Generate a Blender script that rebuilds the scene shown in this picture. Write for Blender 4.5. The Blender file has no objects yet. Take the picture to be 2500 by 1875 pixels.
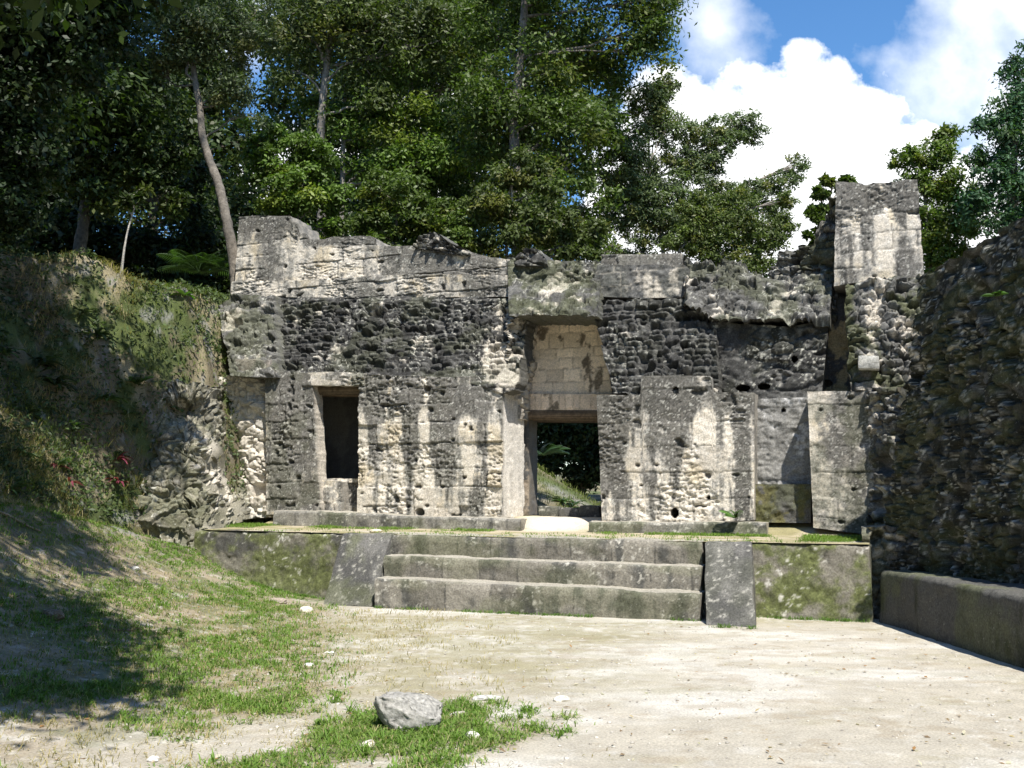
import bpy, math, random
import numpy as np
R = math.radians
# ------------------------------------------------------------------ camera, light, sky
scene = bpy.context.scene
CAMH = 1.6; LENS = 35.0; PITCH = math.atan(116/995.6)
cam = bpy.data.cameras.new('camera'); camo = bpy.data.objects.new('camera', cam)
scene.collection.objects.link(camo); scene.camera = camo
cam.lens = LENS; cam.sensor_width = 36; cam.clip_end = 3000; cam.clip_start = .05
camo.location = (0, 0, CAMH); camo.rotation_euler = (R(90)+PITCH, 0, 0)
SUN = np.array([.19, -.51, .85]); SUN = SUN/np.linalg.norm(SUN)
sl = bpy.data.lights.new('sun', 'SUN'); slo = bpy.data.objects.new('sun', sl); scene.collection.objects.link(slo)
sl.energy = 5.0; sl.angle = R(.53); sl.color = (1, .955, .88)
from mathutils import Vector
slo.rotation_euler = Vector(SUN).to_track_quat('Z', 'Y').to_euler(); slo.location = (10, -20, 30)
scene.view_settings.view_transform = 'Standard'; scene.view_settings.look = 'None'
scene.view_settings.exposure = .75; scene.view_settings.gamma = 1
K = 0.46293
def ray(x, y):
    xi = (np.asarray(x, float)*K-512)/995.6; yi = (384-np.asarray(y, float)*K)/995.6
    c, s = math.cos(PITCH), math.sin(PITCH)
    return xi, c-yi*s, s+yi*c
def dirxz(x, y):
    a, b, c = ray(x, y); return float(a/b), float(c/b)

def make_world():
    w = bpy.data.worlds.new('World'); scene.world = w; w.use_nodes = True
    nt = w.node_tree; N = nt.nodes; L = nt.links; N.clear()
    out = N.new('ShaderNodeOutputWorld'); bg = N.new('ShaderNodeBackground'); L.new(bg.outputs[0], out.inputs[0])
    sky = N.new('ShaderNodeTexSky'); sky.sky_type = 'NISHITA'; sky.sun_disc = False
    sky.sun_elevation = math.asin(SUN[2]); sky.sun_rotation = math.atan2(SUN[0], SUN[1])
    sky.air_density = 1.0; sky.dust_density = .3; sky.ozone_density = 3.0
    tc = N.new('ShaderNodeTexCoord'); sep = N.new('ShaderNodeSeparateXYZ'); L.new(tc.outputs['Generated'], sep.inputs[0])
    def M(op, a, b=None, c=None, clamp=False):
        m = N.new('ShaderNodeMath'); m.operation = op; m.use_clamp = clamp
        for i, v in enumerate((a, b, c)):
            if v is None: continue
            if isinstance(v, (int, float)): m.inputs[i].default_value = v
            else: L.new(v, m.inputs[i])
        return m.outputs[0]
    dy = M('MAXIMUM', sep.outputs[1], .05)
    sx = M('DIVIDE', sep.outputs[0], dy); sz = M('DIVIDE', sep.outputs[2], dy)
    cmb = N.new('ShaderNodeCombineXYZ'); L.new(sx, cmb.inputs[0]); L.new(sz, cmb.inputs[1])
    def noise(scale, det, rough, off=0.):
        n = N.new('ShaderNodeTexNoise'); n.inputs['Scale'].default_value = scale; n.inputs['Detail'].default_value = det
        n.inputs['Roughness'].default_value = rough
        mp = N.new('ShaderNodeMapping'); mp.inputs['Location'].default_value = (off, off*.7, off)
        L.new(cmb.outputs[0], mp.inputs[0]); L.new(mp.outputs[0], n.inputs['Vector']); return n.outputs[0]
    def blobs(lst):
        acc = None
        for bx, by, br in lst:
            cx, cz = dirxz(bx, by); r = br/2150.
            d = M('SQRT', M('ADD', M('POWER', M('SUBTRACT', sx, cx), 2.), M('POWER', M('SUBTRACT', sz, cz), 2.)))
            v = M('DIVIDE', M('SUBTRACT', r, d), .05)
            acc = v if acc is None else M('SMOOTH_MAX', acc, v, .25)
        return acc
    big = blobs([(1740, 220, 120), (1742, 110, 48), (1655, 205, 85), (1560, 290, 130), (1440, 250, 115), (1600, 165, 40), (1850, 290, 140), (1810, 185, 60),
                 (1960, 370, 140), (1700, 430, 260), (2060, 480, 180), (1450, 480, 240), (1900, 215, 42), (900, 330, 190), (640, 420, 160)])
    n1 = M('MULTIPLY', M('SUBTRACT', noise(24, 5, .55), .5), 1.7)
    cu = M('MULTIPLY', M('ADD', M('ADD', big, n1), .05), 3.2, clamp=True)
    fz = blobs([(2060, 170, 110), (2150, 130, 110), (2230, 40, 90), (1985, 185, 70), (2230, 260, 160), (1540, 70, 45), (1590, 130, 30), (2105, 20, 45), (1930, 130, 15), (500, 60, 90)])
    n2 = M('MULTIPLY', M('SUBTRACT', noise(9, 6, .55, 3.1), .5), 3.6)
    fu = M('MULTIPLY', M('ADD', M('ADD', fz, n2), .75), .5, clamp=True)
    allm = M('MAXIMUM', cu, fu)
    base = M('MULTIPLY', M('SUBTRACT', noise(3.0, 3, .5, 9.), .30), .5, clamp=True)
    # cloud base a little greyer low down, near the horizon
    val = M('SUBTRACT', 1.0, M('MULTIPLY', base, .28))
    cc = N.new('ShaderNodeMix'); cc.data_type = 'RGBA'; cc.inputs['A'].default_value = (7.6, 8.3, 9.2, 1); cc.inputs['B'].default_value = (9.5, 9.6, 9.7, 1)
    L.new(val, cc.inputs['Factor'])
    gate = M('GREATER_THAN', sep.outputs[1], .06)
    fac = M('MULTIPLY', allm, gate)
    hs = N.new('ShaderNodeHueSaturation'); hs.inputs['Saturation'].default_value = 1.22; hs.inputs['Value'].default_value = 1.25; L.new(sky.outputs[0], hs.inputs['Color'])
    mx = N.new('ShaderNodeMix'); mx.data_type = 'RGBA'; L.new(fac, mx.inputs['Factor']); L.new(hs.outputs[0], mx.inputs['A']); L.new(cc.outputs['Result'], mx.inputs['B'])
    L.new(mx.outputs['Result'], bg.inputs[0]); bg.inputs[1].default_value = .10
make_world()

# ------------------------------------------------------------------ numpy noise
def _h(ix, iy, iz, s):
    n = (ix.astype(np.int64)*73856093) ^ (iy.astype(np.int64)*19349663) ^ (iz.astype(np.int64)*83492791) ^ (int(s)*2654435761)
    n = (n ^ (n >> 13)) & 0x7fffffff; n = (n*(n*n*15731+789221)+1376312589) & 0x7fffffff
    n = (n ^ (n >> 15)) & 0x7fffffff; n = (n*2246822519) & 0xffffffff
    return (n ^ (n >> 16))/4294967295.0
def vn(x, y, z=0., s=0):
    x, y, z = np.broadcast_arrays(np.asarray(x, float), np.asarray(y, float), np.asarray(z, float))
    ix, iy, iz = np.floor(x), np.floor(y), np.floor(z); fx, fy, fz = x-ix, y-iy, z-iz
    fx = fx*fx*(3-2*fx); fy = fy*fy*(3-2*fy); fz = fz*fz*(3-2*fz); r = 0.
    for a in (0, 1):
        for b in (0, 1):
            for c in (0, 1):
                wgt = (fx if a else 1-fx)*(fy if b else 1-fy)*(fz if c else 1-fz)
                r = r+wgt*_h(ix+a, iy+b, iz+c, s)
    return r
def fbm(x, y, z=0., o=4, s=0, g=.5):
    r = 0.; a = 1.; t = 0.; f = 1.
    for i in range(o):
        r = r+a*vn(x*f+i*17.1, y*f+i*7.7, z*f, s+i); t += a; a *= g; f *= 2.03
    return r/t
def sm(a, b, x): t = np.clip((x-a)/(b-a), 0, 1); return t*t*(3-2*t)
def vor(x, y, s=0, jit=.85):
    ix, iy = np.floor(x), np.floor(y)
    F1 = np.full(x.shape, 9.); F2 = F1.copy(); DX = np.zeros_like(F1); DY = DX.copy(); ID = DX.copy(); ID2 = DX.copy()
    for a in (-1, 0, 1):
        for b in (-1, 0, 1):
            cx, cy = ix+a, iy+b
            rx = .5+jit*(_h(cx, cy, cx*0+1, s)-.5); ry = .5+jit*(_h(cx, cy, cx*0+2, s)-.5)
            dx = x-cx-rx; dy = y-cy-ry; d = np.sqrt(dx*dx+dy*dy)
            nw = d < F1
            F2 = np.where(nw, F1, np.minimum(F2, d)); DX = np.where(nw, dx, DX); DY = np.where(nw, dy, DY)
            ID = np.where(nw, _h(cx, cy, cx*0+3, s), ID); ID2 = np.where(nw, _h(cx, cy, cx*0+4, s), ID2); F1 = np.where(nw, d, F1)
    return F1, F2, DX, DY, ID, ID2
def courses(u, w, hc, wc, s=0):
    w = w+.03*(fbm(u*1.2, w*1.2, 0, 2, s+5)-.5)
    v = w/hc+.35*(vn(w/hc*.7, w*0, 0, s)-.5)*2
    row = np.floor(v); fy = v-row
    k = u/wc*(.75+.6*_h(row, row*0, row*0, s+1))+7.3*_h(row, row*0+3, row*0, s+2)
    k = k+.32*(vn(k*.9, row*3.3, 0, s+3)-.5)*2
    col = np.floor(k); fx = k-col
    ex = np.minimum(fx, 1-fx)*wc; ey = np.minimum(fy, 1-fy)*hc
    return ex, ey, _h(col, row, row*0, s+4), _h(col, row, row*0+1, s+4), fx-.5, fy-.5

# ------------------------------------------------------------------ facade frame
class Pl:
    def __init__(s, pt, a):
        s.n = np.array([-math.sin(a), -math.cos(a), 0.]); s.u = np.array([math.cos(a), -math.sin(a), 0.]); s.c = s.n[0]*pt[0]+s.n[1]*pt[1]; s.o = s.u[0]*pt[0]+s.u[1]*pt[1]
    def P(s, x, y, p=0.):
        rx, ry, rz = ray(x, y); t = (s.c+p)/(s.n[0]*rx+s.n[1]*ry)
        return np.stack([rx*t, ry*t, CAMH+rz*t], -1)
    def uw(s, q): return q[..., 0]*s.u[0]+q[..., 1]*s.u[1]-s.o, q[..., 2]
    def W(s, u, n, z):      # local to world
        u, n, z = np.broadcast_arrays(np.asarray(u, float)+s.o, np.asarray(n, float)+s.c, np.asarray(z, float))
        return np.stack([s.u[0]*u+s.n[0]*n, s.u[1]*u+s.n[1]*n, z], -1)
FA = Pl((0, 17.2), R(20))
def G(x, y, z=0.):
    rx, ry, rz = ray(x, y); t = (z-CAMH)/rz; return np.array([rx*t, ry*t, z])

# ------------------------------------------------------------------ materials
def mat(name, rough=.92, bump=.5, nsc=38., namp=.45, spec=.25, col=None, bsc=60., bdist=.015, speck=0., spcol=(.55, .54, .48)):
    m = bpy.data.materials.new(name); m.use_nodes = True; nt = m.node_tree; N = nt.nodes; L = nt.links
    b = N['Principled BSDF']; b.inputs['Roughness'].default_value = rough; b.inputs['Specular IOR Level'].default_value = spec
    tc = N.new('ShaderNodeNewGeometry')
    if col is None:
        at = N.new('ShaderNodeAttribute'); at.attribute_name = 'Col'; base = at.outputs['Color']
    else:
        rgb = N.new('ShaderNodeRGB'); rgb.outputs[0].default_value = (*col, 1); base = rgb.outputs[0]
    n = N.new('ShaderNodeTexNoise'); n.inputs['Scale'].default_value = nsc; n.inputs['Detail'].default_value = 5; n.inputs['Roughness'].default_value = .65
    L.new(tc.outputs['Position'], n.inputs['Vector'])
    mr = N.new('ShaderNodeMapRange'); mr.inputs['From Min'].default_value = .3; mr.inputs['From Max'].default_value = .7
    mr.inputs['To Min'].default_value = 1-namp; mr.inputs['To Max'].default_value = 1+namp; L.new(n.outputs[0], mr.inputs[0])
    mul = N.new('ShaderNodeMix'); mul.data_type = 'RGBA'; mul.blend_type = 'MULTIPLY'; mul.inputs['Factor'].default_value = 1
    L.new(base, mul.inputs['A']); L.new(mr.outputs[0], mul.inputs['B']); res = mul.outputs['Result']
    if speck > 0:
        v = N.new('ShaderNodeTexNoise'); v.inputs['Scale'].default_value = 27; v.inputs['Detail'].default_value = 4; v.inputs['Roughness'].default_value = .75
        L.new(tc.outputs['Position'], v.inputs['Vector'])
        m2 = N.new('ShaderNodeMapRange'); m2.inputs['From Min'].default_value = .62; m2.inputs['From Max'].default_value = .70; m2.inputs['To Max'].default_value = speck; L.new(v.outputs[0], m2.inputs[0])
        mx = N.new('ShaderNodeMix'); mx.data_type = 'RGBA'; L.new(m2.outputs[0], mx.inputs['Factor']); L.new(res, mx.inputs['A']); mx.inputs['B'].default_value = (*spcol, 1); res = mx.outputs['Result']
    L.new(res, b.inputs['Base Color'])
    if bump > 0:
        n2 = N.new('ShaderNodeTexNoise'); n2.inputs['Scale'].default_value = bsc; n2.inputs['Detail'].default_value = 6; n2.inputs['Roughness'].default_value = .7
        L.new(tc.outputs['Position'], n2.inputs['Vector'])
        bp = N.new('ShaderNodeBump'); bp.inputs['Strength'].default_value = bump; bp.inputs['Distance'].default_value = bdist; L.new(n2.outputs[0], bp.inputs['Height']); L.new(bp.outputs[0], b.inputs['Normal'])
    return m
def leafmat(name, trans=.35, rough=.42, spec=.5):
    m = bpy.data.materials.new(name); m.use_nodes = True; nt = m.node_tree; N = nt.nodes; L = nt.links
    b = N['Principled BSDF']; b.inputs['Roughness'].default_value = rough; b.inputs['Specular IOR Level'].default_value = spec
    at = N.new('ShaderNodeAttribute'); at.attribute_name = 'Col'; L.new(at.outputs['Color'], b.inputs['Base Color'])
    tr = N.new('ShaderNodeBsdfTranslucent'); g = N.new('ShaderNodeMix'); g.data_type = 'RGBA'; g.blend_type = 'MULTIPLY'; g.inputs['Factor'].default_value = 1
    L.new(at.outputs['Color'], g.inputs['A']); g.inputs['B'].default_value = (1.5, 1.9, .6, 1); L.new(g.outputs['Result'], tr.inputs[0])
    mx = N.new('ShaderNodeMixShader'); mx.inputs[0].default_value = trans; L.new(b.outputs[0], mx.inputs[1]); L.new(tr.outputs[0], mx.inputs[2]); L.new(mx.outputs[0], N['Material Output'].inputs[0])
    return m
M_stone = mat('weathered_limestone', speck=.35)
M_clean = mat('plastered_limestone', speck=0, namp=.3, bump=.4)
M_ground = mat('crushed_limestone_ground', bump=.7, nsc=55, namp=.32, bsc=90, bdist=.02, speck=.25, spcol=(.62, .6, .54))
M_wood = mat('weathered_wood', col=(.17, .12, .08), nsc=20, namp=.5, bump=.6)
M_bark = mat('bark', nsc=14, namp=.45, bump=.7, bsc=30, bdist=.03, speck=.0)
M_leaf = leafmat('tree_leaves', .25, .5, .28); M_grass = leafmat('grass_blades', .3, .6, .2); M_plant = leafmat('strap_leaves', .2, .4, .5)

# ------------------------------------------------------------------ mesh builder
class MB:
    def __init__(s): s.v = []; s.f = []; s.c = []; s.n = 0
    def add(s, v, f, c):
        v = np.asarray(v, float).reshape(-1, 3); c = np.asarray(c, float)
        c = np.broadcast_to(c, v.shape) if c.ndim == 1 else c.reshape(-1, 3)
        s.v.append(v); s.c.append(c); f = np.asarray(f, np.int64); s.f.append(f+s.n); s.n += len(v)
    def grid(s, P, c, flip=False, mask=None):
        a, b = P.shape[:2]; idx = np.arange(a*b).reshape(a, b)
        q = np.stack([idx[:-1, :-1], idx[1:, :-1], idx[1:, 1:], idx[:-1, 1:]], -1)
        q = q[mask] if mask is not None else q.reshape(-1, 4)
        if flip: q = q[:, ::-1]
        s.add(P, q, c)
    def build(s, name, m, parent=None, smooth=True):
        me = bpy.data.meshes.new(name); V = np.concatenate(s.v).astype(np.float32); C = np.concatenate(s.c).astype(np.float32)
        lt = np.concatenate([np.full(len(f), f.shape[1]) for f in s.f if len(f)]); lv = np.concatenate([f.ravel() for f in s.f if len(f)])
        me.vertices.add(len(V)); me.vertices.foreach_set('co', V.ravel())
        me.loops.add(len(lv)); me.loops.foreach_set('vertex_index', lv.astype(np.int32))
        me.polygons.add(len(lt)); ls = np.concatenate([[0], np.cumsum(lt)[:-1]])
        me.polygons.foreach_set('loop_start', ls.astype(np.int32)); me.polygons.foreach_set('loop_total', lt.astype(np.int32))
        me.update(calc_edges=True)
        at = me.color_attributes.new('Col', 'FLOAT_COLOR', 'POINT'); at.data.foreach_set('color', np.concatenate([C, np.ones((len(C), 1), np.float32)], 1).ravel())
        if smooth: me.polygons.foreach_set('use_smooth', np.ones(len(lt), bool))
        me.materials.append(m); o = bpy.data.objects.new(name, me); scene.collection.objects.link(o)
        if parent is not None: o.parent = parent; o.matrix_parent_inverse = inv(parent)
        return o
def inv(parent):
    from mathutils import Matrix
    return Matrix.Translation(parent.location).inverted() if parent.parent is None else Matrix.Identity(4)
def tag(o, label=None, cat=None, group=None, kind=None):
    if label: o['label'] = label
    if cat: o['category'] = cat
    if group: o['group'] = group
    if kind: o['kind'] = kind
    return o
def thing(name, label, cat, loc=(0, 0, 0), group=None):
    o = bpy.data.objects.new(name, None); scene.collection.objects.link(o); o.location = loc; o.empty_display_size = .2
    return tag(o, label, cat, group)

# ------------------------------------------------------------------ stone looks: each returns (height, colour)
LIGHT = np.array([.58, .525, .44]); PALE = np.array([.64, .60, .535]); DARK = np.array([.052, .051, .048]); GREY = np.array([.20, .195, .18])
MOSS = np.array([.066, .074, .028]); TAN = np.array([.56, .43, .29]); OCH = np.array([.42, .33, .18]); OLIVE = np.array([.15, .145, .06])
def mix(a, b, t): t = np.asarray(t)[..., None]; return a*(1-t)+b*t
def blob(x, y, lst):
    r = np.zeros(x.shape)
    for bx, by, rx, ry, k in lst: r = np.maximum(r, k*np.exp(-(((x-bx)/rx)**2+((y-by)/ry)**2)**1.5))
    return r
def crag(u, w, s=0, f=10.):
    a = fbm(u*f, w*f*1.5, 0, 4, s, .62); b = fbm(u*f*.45, w*f*.7, 3, 4, s+3, .6)
    return (1-np.abs(2*a-1)*2.2)*.5+(1-np.abs(2*b-1)*2.2)*.6-.5
def L_block(hc=.34, wc=.55, sd=0, joint=.02, prot=.02, rough=.018, darkb=.5, streak=.55, top=None, mossb=0., blobs=None, light=LIGHT, dark=None):
    def f(u, w, x, y, s, t):
        uu = u+.07*(fbm(u*5, w*5, 0, 4, sd+40)-.5); ww = w+.06*(fbm(u*4, w*5, 3, 4, sd+41)-.5)
        ex, ey, r1, r2, fx, fy = courses(uu, ww, hc, wc, sd)
        jr = vn(u*2.2, w*2.2, 4, sd+60); eh = np.where(vn(u*1.6, w*2.6, 2, sd+61) > .58, 9., ex)
        e = np.minimum(eh, np.where(fbm(u*1.3, w*3, 5, 3, sd+62) > .54, 9., ey)); j = 1-sm(.002, .008+.026*jr*jr, e)
        F1, F2, dx, dy, i1, i2 = vor(u*9+2.5*fbm(u*5, w*5, 0, 3, sd), w*16+1.5*fbm(u*6, w*6, 2, 3, sd), sd)
        pit = fbm(u*9, w*14, 0, 4, sd+6, .6); cr = crag(u, w, sd+80, 9.)
        ero = sm(.48, .74, fbm(u*1.3, w*1.3, 0, 4, sd+7))
        h = (r1-.5)*prot*1.6-j*joint*.7+rough*(pit-.5)*.9*(1+2.2*ero)+.03*(fbm(u*2, w*2, 0, 3, sd+8)-.5)-ero*.03*sm(.05, .35, F2-F1)*(.3+i1)+rough*.5*cr*(.2+ero)
        hole = sm(.75, .79, fbm(u*4.5, w*6, 5, 3, sd+19)); h = h-.05*hole
        st = fbm(u*3.6, w*.42, 0, 5, sd+11, .6); bl = r2
        nz = fbm(u*8, w*7, 0, 5, sd+12, .72); big = fbm(u*1.1, w*.8, 7, 3, sd+17)
        v = darkb+(st-.5)*3.6*streak+(bl-.5)*.26+(nz-.5)*.75+(big-.5)*.5
        if top is not None: v = v+top[0]*sm(top[1], top[1]-top[2], y)*(.5+nz)
        if blobs: v = v+blob(x+46*(nz-.5), y+26*(nz-.5), blobs)
        fine = fbm(u*22, w*22, 0, 4, sd+13, .75)
        v = v+.50*(fine-.5)-.15*sm(0, 1, cr)*(1-ero)
        d = sm(.42, .64, v)
        c = mix(light*(.82+.36*r2)[..., None]*np.ones(3), PALE, sm(.45, .75, nz)*.7)
        c = mix(c, OCH*1.1, .40*sm(.50, .72, fbm(u*2.5, w*2.5, 5, 4, sd+14)))
        c = mix(c, GREY*1.15, .75*sm(.26, .46, v)); c = mix(c, np.array([.078, .074, .066])*(.6+.9*r1)[..., None], d*(.62+.30*sm(.35, .6, fine)))
        c = mix(c, np.array([.50, .485, .43]), .75*sm(.63, .70, fine)*d)
        c = mix(c, DARK*.9, np.clip(j*(.22+.6*jr)+hole*.8, 0, 1))
        if mossb > 0: c = mix(c, MOSS*(.7+.7*fine)[..., None], mossb*sm(.42, .62, fbm(u*3, w*3, 8, 4, sd+15)))
        return h, c
    return f
def L_rubble(cu=.2, cw=.11, amp=.075, sd=0, miss=.08, base=None, lightb=0., mossb=.25, flat=None, lblob=None, broken=0., grow=0., rows=False, hcr=1.):
    def f(u, w, x, y, s, t):
        wu = u+.13*(fbm(u*3, w*3, 0, 4, sd+20, .6)-.5)*2; ww = w+.07*(fbm(u*4, w*4, 9, 4, sd+21, .65)-.5)*2
        pk = fbm(u*.9, w*.9, 0, 3, sd+22); big = pk > .57; sml = pk < .42
        F1, F2, dx, dy, i1, i2 = vor(wu/cu, ww/cw, sd)
        for msk, q in ((big, .6), (sml, 1.6)):
            g = vor(wu/cu*q+5, ww/cw*q+3, sd+int(q*10)); F1, F2, dx, dy, i1, i2 = [np.where(msk, a_, b_) for a_, b_ in zip(g, (F1, F2, dx, dy, i1, i2))]
        e = F2-F1; body = sm(.0, .22, e)**.8
        if rows:
            wr = w+.045*(fbm(u*2.2, w*2.2, 9, 4, sd+21, .6)-.5)*2; ex, ey, a1, a2, fx, fy = courses(u+.06*(fbm(u*5, w*5, 0, 3, sd+20)-.5), wr, cw, cu, sd)
            k = vn(u*1.1, w*1.6, 3, sd+90) > .34; bb = (sm(.0, .035, np.minimum(ex*.8, ey))**.8)
            body = np.where(k, bb, body); i1 = np.where(k, a1, i1); i2 = np.where(k, a2, i2); dx = np.where(k, fx, dx); dy = np.where(k, fy, dy)
        n = fbm(u*14, w*17, 0, 5, sd+23, .65); cr = crag(u, w, sd+81, 8.)
        h = amp*(body*(.30+.95*i1)-.35)+amp*(.75*dy*(i2-.2)+.6*dx*(i1-.5))*body
        h = np.where((i1 < miss), h-amp*1.6*body, h)
        h = h+.018*(n-.5)*2+.020*cr*min(1.5, amp/.08)+.08*(fbm(u*1.4, w*1.4, 0, 3, sd+24)-.5)
        cav = sm(.62, .72, fbm(u*2.4, w*3.6, 12, 4, sd+50, .6)); h = h-.09*cav
        if broken: h = h+broken*(fbm(u*2.6, w*2.6, 2, 4, sd+34, .6)-.5)*2
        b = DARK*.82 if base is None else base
        fl = fbm(u*24, w*24, 0, 3, sd+26, .7); f2 = fbm(u*9, w*9, 5, 4, sd+28, .7)
        c = mix(b*(.55+.9*i2)[..., None], GREY*.9, .5*sm(.5, .66, f2))
        v = lightb+(fbm(u*2, w*2, 4, 5, sd+25, .65)-.5)*2.0+(i2-.5)*.4+(f2-.5)*.9
        if lblob: v = v+blob(x+40*(f2-.5), y+40*(f2-.5), lblob)
        c = mix(c, LIGHT*.85*(.75+.5*f2)[..., None], sm(.42, .62, v)*(.5+.5*body))
        c = mix(c, np.array([.46, .45, .39]), .75*sm(.62, .69, fl)*sm(.42, .56, fbm(u*3, w*3, 6, 3, sd)))
        mm = mossb*sm(.45, .60, fbm(u*2.2, w*2.6, 7, 5, sd+27, .65)); c = mix(c, MOSS*(.35+1.3*f2)[..., None], mm*.9)
        if flat is not None:
            k = flat(u, w, x, y); h = h*(1-.75*k)
        return h, c
    return f
def L_smooth(cola, colb, sd=0, rough=.012, thr=.5, sc=1.6, blocks=None, streakc=None, mossb=0., blobs=None):
    def f(u, w, x, y, s, t):
        n = fbm(u*9, w*9, 0, 4, sd+30); k = fbm(u*sc*1.6, w*sc*.8, 0, 4, sd+31, .6)
        if blobs: k = k+blob(x, y, blobs)
        h = rough*(n-.5)*2+.02*(fbm(u*2, w*2, 0, 2, sd)-.5)+rough*.8*crag(u, w, sd, 8.)
        fi = fbm(u*20, w*20, 2, 4, sd+33, .75); c = mix(np.ones(u.shape+(3,))*cola, colb, sm(thr-.06, thr+.07, k+.35*(n-.5)+.3*(fi-.5)))
        if blocks:
            ex, ey, r1, r2, fx, fy = courses(u, w, blocks[1], blocks[0], sd); j = 1-sm(.006, .02, np.minimum(ex, ey)); h = h-.008*j+.008*(r1-.5)
            c = c*(.85+.3*r2)[..., None]; c = mix(c, colb, .6*j*sm(.35, .6, n))
        if mossb: c = mix(c, MOSS*(.6+.8*n)[..., None], mossb*sm(.42, .6, fbm(u*2.4, w*2.4, 8, 4, sd+15)))
        return h, c*(.85+.3*n)[..., None]
    return f
def patch(mb, top, bot, look, p=0., res=.02, depth=.5, pl=FA, mask=None, edge=.0, sd=0, hk=1., side=None):
    """Displaced wall face between a lower and an upper outline on a vertical plane, with its real thickness behind."""
    top = np.array(top, float); bot = np.array(bot, float)
    A = pl.P(bot[0, 0], bot[0, 1]); B = pl.P(bot[-1, 0], bot[-1, 1]); C = pl.P(top[len(top)//2, 0], top[:, 1].min())
    ns = max(4, int(np.linalg.norm(B-A)/res)); nt_ = max(4, int(abs(C[2]-min(A[2], B[2]))/res))
    s = np.linspace(0, 1, ns+1); t = np.linspace(0, 1, nt_+1); S, T = np.meshgrid(s, t, indexing='ij')
    tx = top[0, 0]+s*(top[-1, 0]-top[0, 0]); ty = np.interp(tx, top[:, 0], top[:, 1])
    bx = bot[0, 0]+s*(bot[-1, 0]-bot[0, 0]); by = np.interp(bx, bot[:, 0], bot[:, 1])
    if edge: ty = ty+edge*2*(fbm(tx*.045, tx*0, 0, 4, sd+70, .6)-.5)
    X = bx[:, None]*(1-T)+tx[:, None]*T; Y = by[:, None]*(1-T)+ty[:, None]*T
    if edge:
        ex = edge*.9*2*(fbm(Y*.05, Y*0+3, 0, 4, sd+71, .6)-.5); X = X+ex*(1-sm(0, .12, S))+ex*sm(.88, 1, S)
    pp = p(X, Y, S, T) if callable(p) else p+0*X
    Q = pl.P(X, Y, pp); u, w = pl.uw(Q)
    if callable(p):                                   # bent faces: measure along the surface, push along its own normal
        dq = np.diff(Q, axis=0); st_ = np.hypot(np.linalg.norm(dq[..., :2], axis=-1), 0); u = u[:1]+np.concatenate([np.zeros((1, u.shape[1])), np.cumsum(st_, 0)], 0)
        nn_ = np.cross(np.gradient(Q, axis=0), np.gradient(Q, axis=1)); nn_ /= np.linalg.norm(nn_, axis=-1, keepdims=True)+1e-9
        dt = np.diff(Q, axis=1); w = w[:, :1]+np.concatenate([np.zeros((w.shape[0], 1)), np.cumsum(np.linalg.norm(dt, axis=-1), 1)], 1)
        nn_ = nn_*np.sign((nn_*(np.array([0, 0, CAMH])-Q)).sum(-1, keepdims=True)+1e-9)
    else: nn_ = pl.n
    h, c = look(u, w, X, Y, S, T)
    Q = Q+nn_*(h*hk)[..., None]
    m = None
    if mask is not None:
        Xc = (X[1:, 1:]+X[:-1, :-1])/2; Yc = (Y[1:, 1:]+Y[:-1, :-1])/2; m = ~mask(Xc, Yc)
    mb.grid(Q, c, mask=m)
    if depth > 0:
        if m is None: m = np.ones((ns, nt_), bool)
        mp = np.zeros((ns+2, nt_+2), bool); mp[1:-1, 1:-1] = m; idx = np.arange((ns+1)*(nt_+1)).reshape(ns+1, nt_+1)
        E = []
        i, j = np.where(mp[1:, 1:-1] != mp[:-1, 1:-1])          # edges at constant s
        left = mp[i, j+1]; a = idx[i, j]; b = idx[i, j+1]; E.append(np.stack([np.where(left, a, b), np.where(left, b, a)], 1))
        i, j = np.where(mp[1:-1, 1:] != mp[1:-1, :-1])
        low = mp[i+1, j]; a = idx[i, j]; b = idx[i+1, j]; E.append(np.stack([np.where(low, b, a), np.where(low, a, b)], 1))
        E = np.concatenate(E); F = Q.reshape(-1, 3); CC = c.reshape(-1, 3); nd = max(2, int(depth/.06)); rows = []
        for k in range(nd+1):
            for col in (0, 1):
                pts = F[E[:, col]]; kk = k/nd; off = pts-pl.n*depth*kk
                nn = (fbm(off[:, 0]*8, off[:, 1]*8, off[:, 2]*8, 3, sd+3)-.5)*.05*min(1, kk*3)
                off = off+np.stack([nn*.7, nn*.3, nn], 1); g1 = fbm(off[:, 0]*7, off[:, 1]*7, off[:, 2]*2.2, 4, sd+4, .65); g2 = fbm(off[:, 0]*16, off[:, 1]*16, off[:, 2]*14, 3, sd+5, .7)
                sc_ = mix(np.ones((len(off), 3))*(CC.mean(0) if side is None else np.array(side)), DARK*2.2, (.8 if side is None else .32)*sm(.50 if side is None else .54, .62, g1*.6+g2*.4))*(.7+.6*g2[:, None]); rows.append((off, mix(CC[E[:, col]], sc_, np.full(len(off), min(1., kk*depth/.10)))))
        n = len(E); V = np.stack([r[0] for r in rows], 1); Cc = np.stack([r[1] for r in rows], 1)   # n, 2*(nd+1), 3
        bs = np.arange(n)[:, None]*2*(nd+1); k = np.arange(nd)[None, :]*2
        q = np.stack([bs+k, bs+k+1, bs+k+3, bs+k+2], -1).reshape(-1, 4); mb.add(V, q, Cc)
        # coarse closed back
        st = max(1, ns//12); tt = max(1, nt_//12); mm = None
        if mask is None: mb.grid((Q-pl.n*(depth+h*hk)[..., None] if False else Q-pl.n*depth)[::st, ::tt], c[::st, ::tt], flip=True)
    return Q

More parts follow.
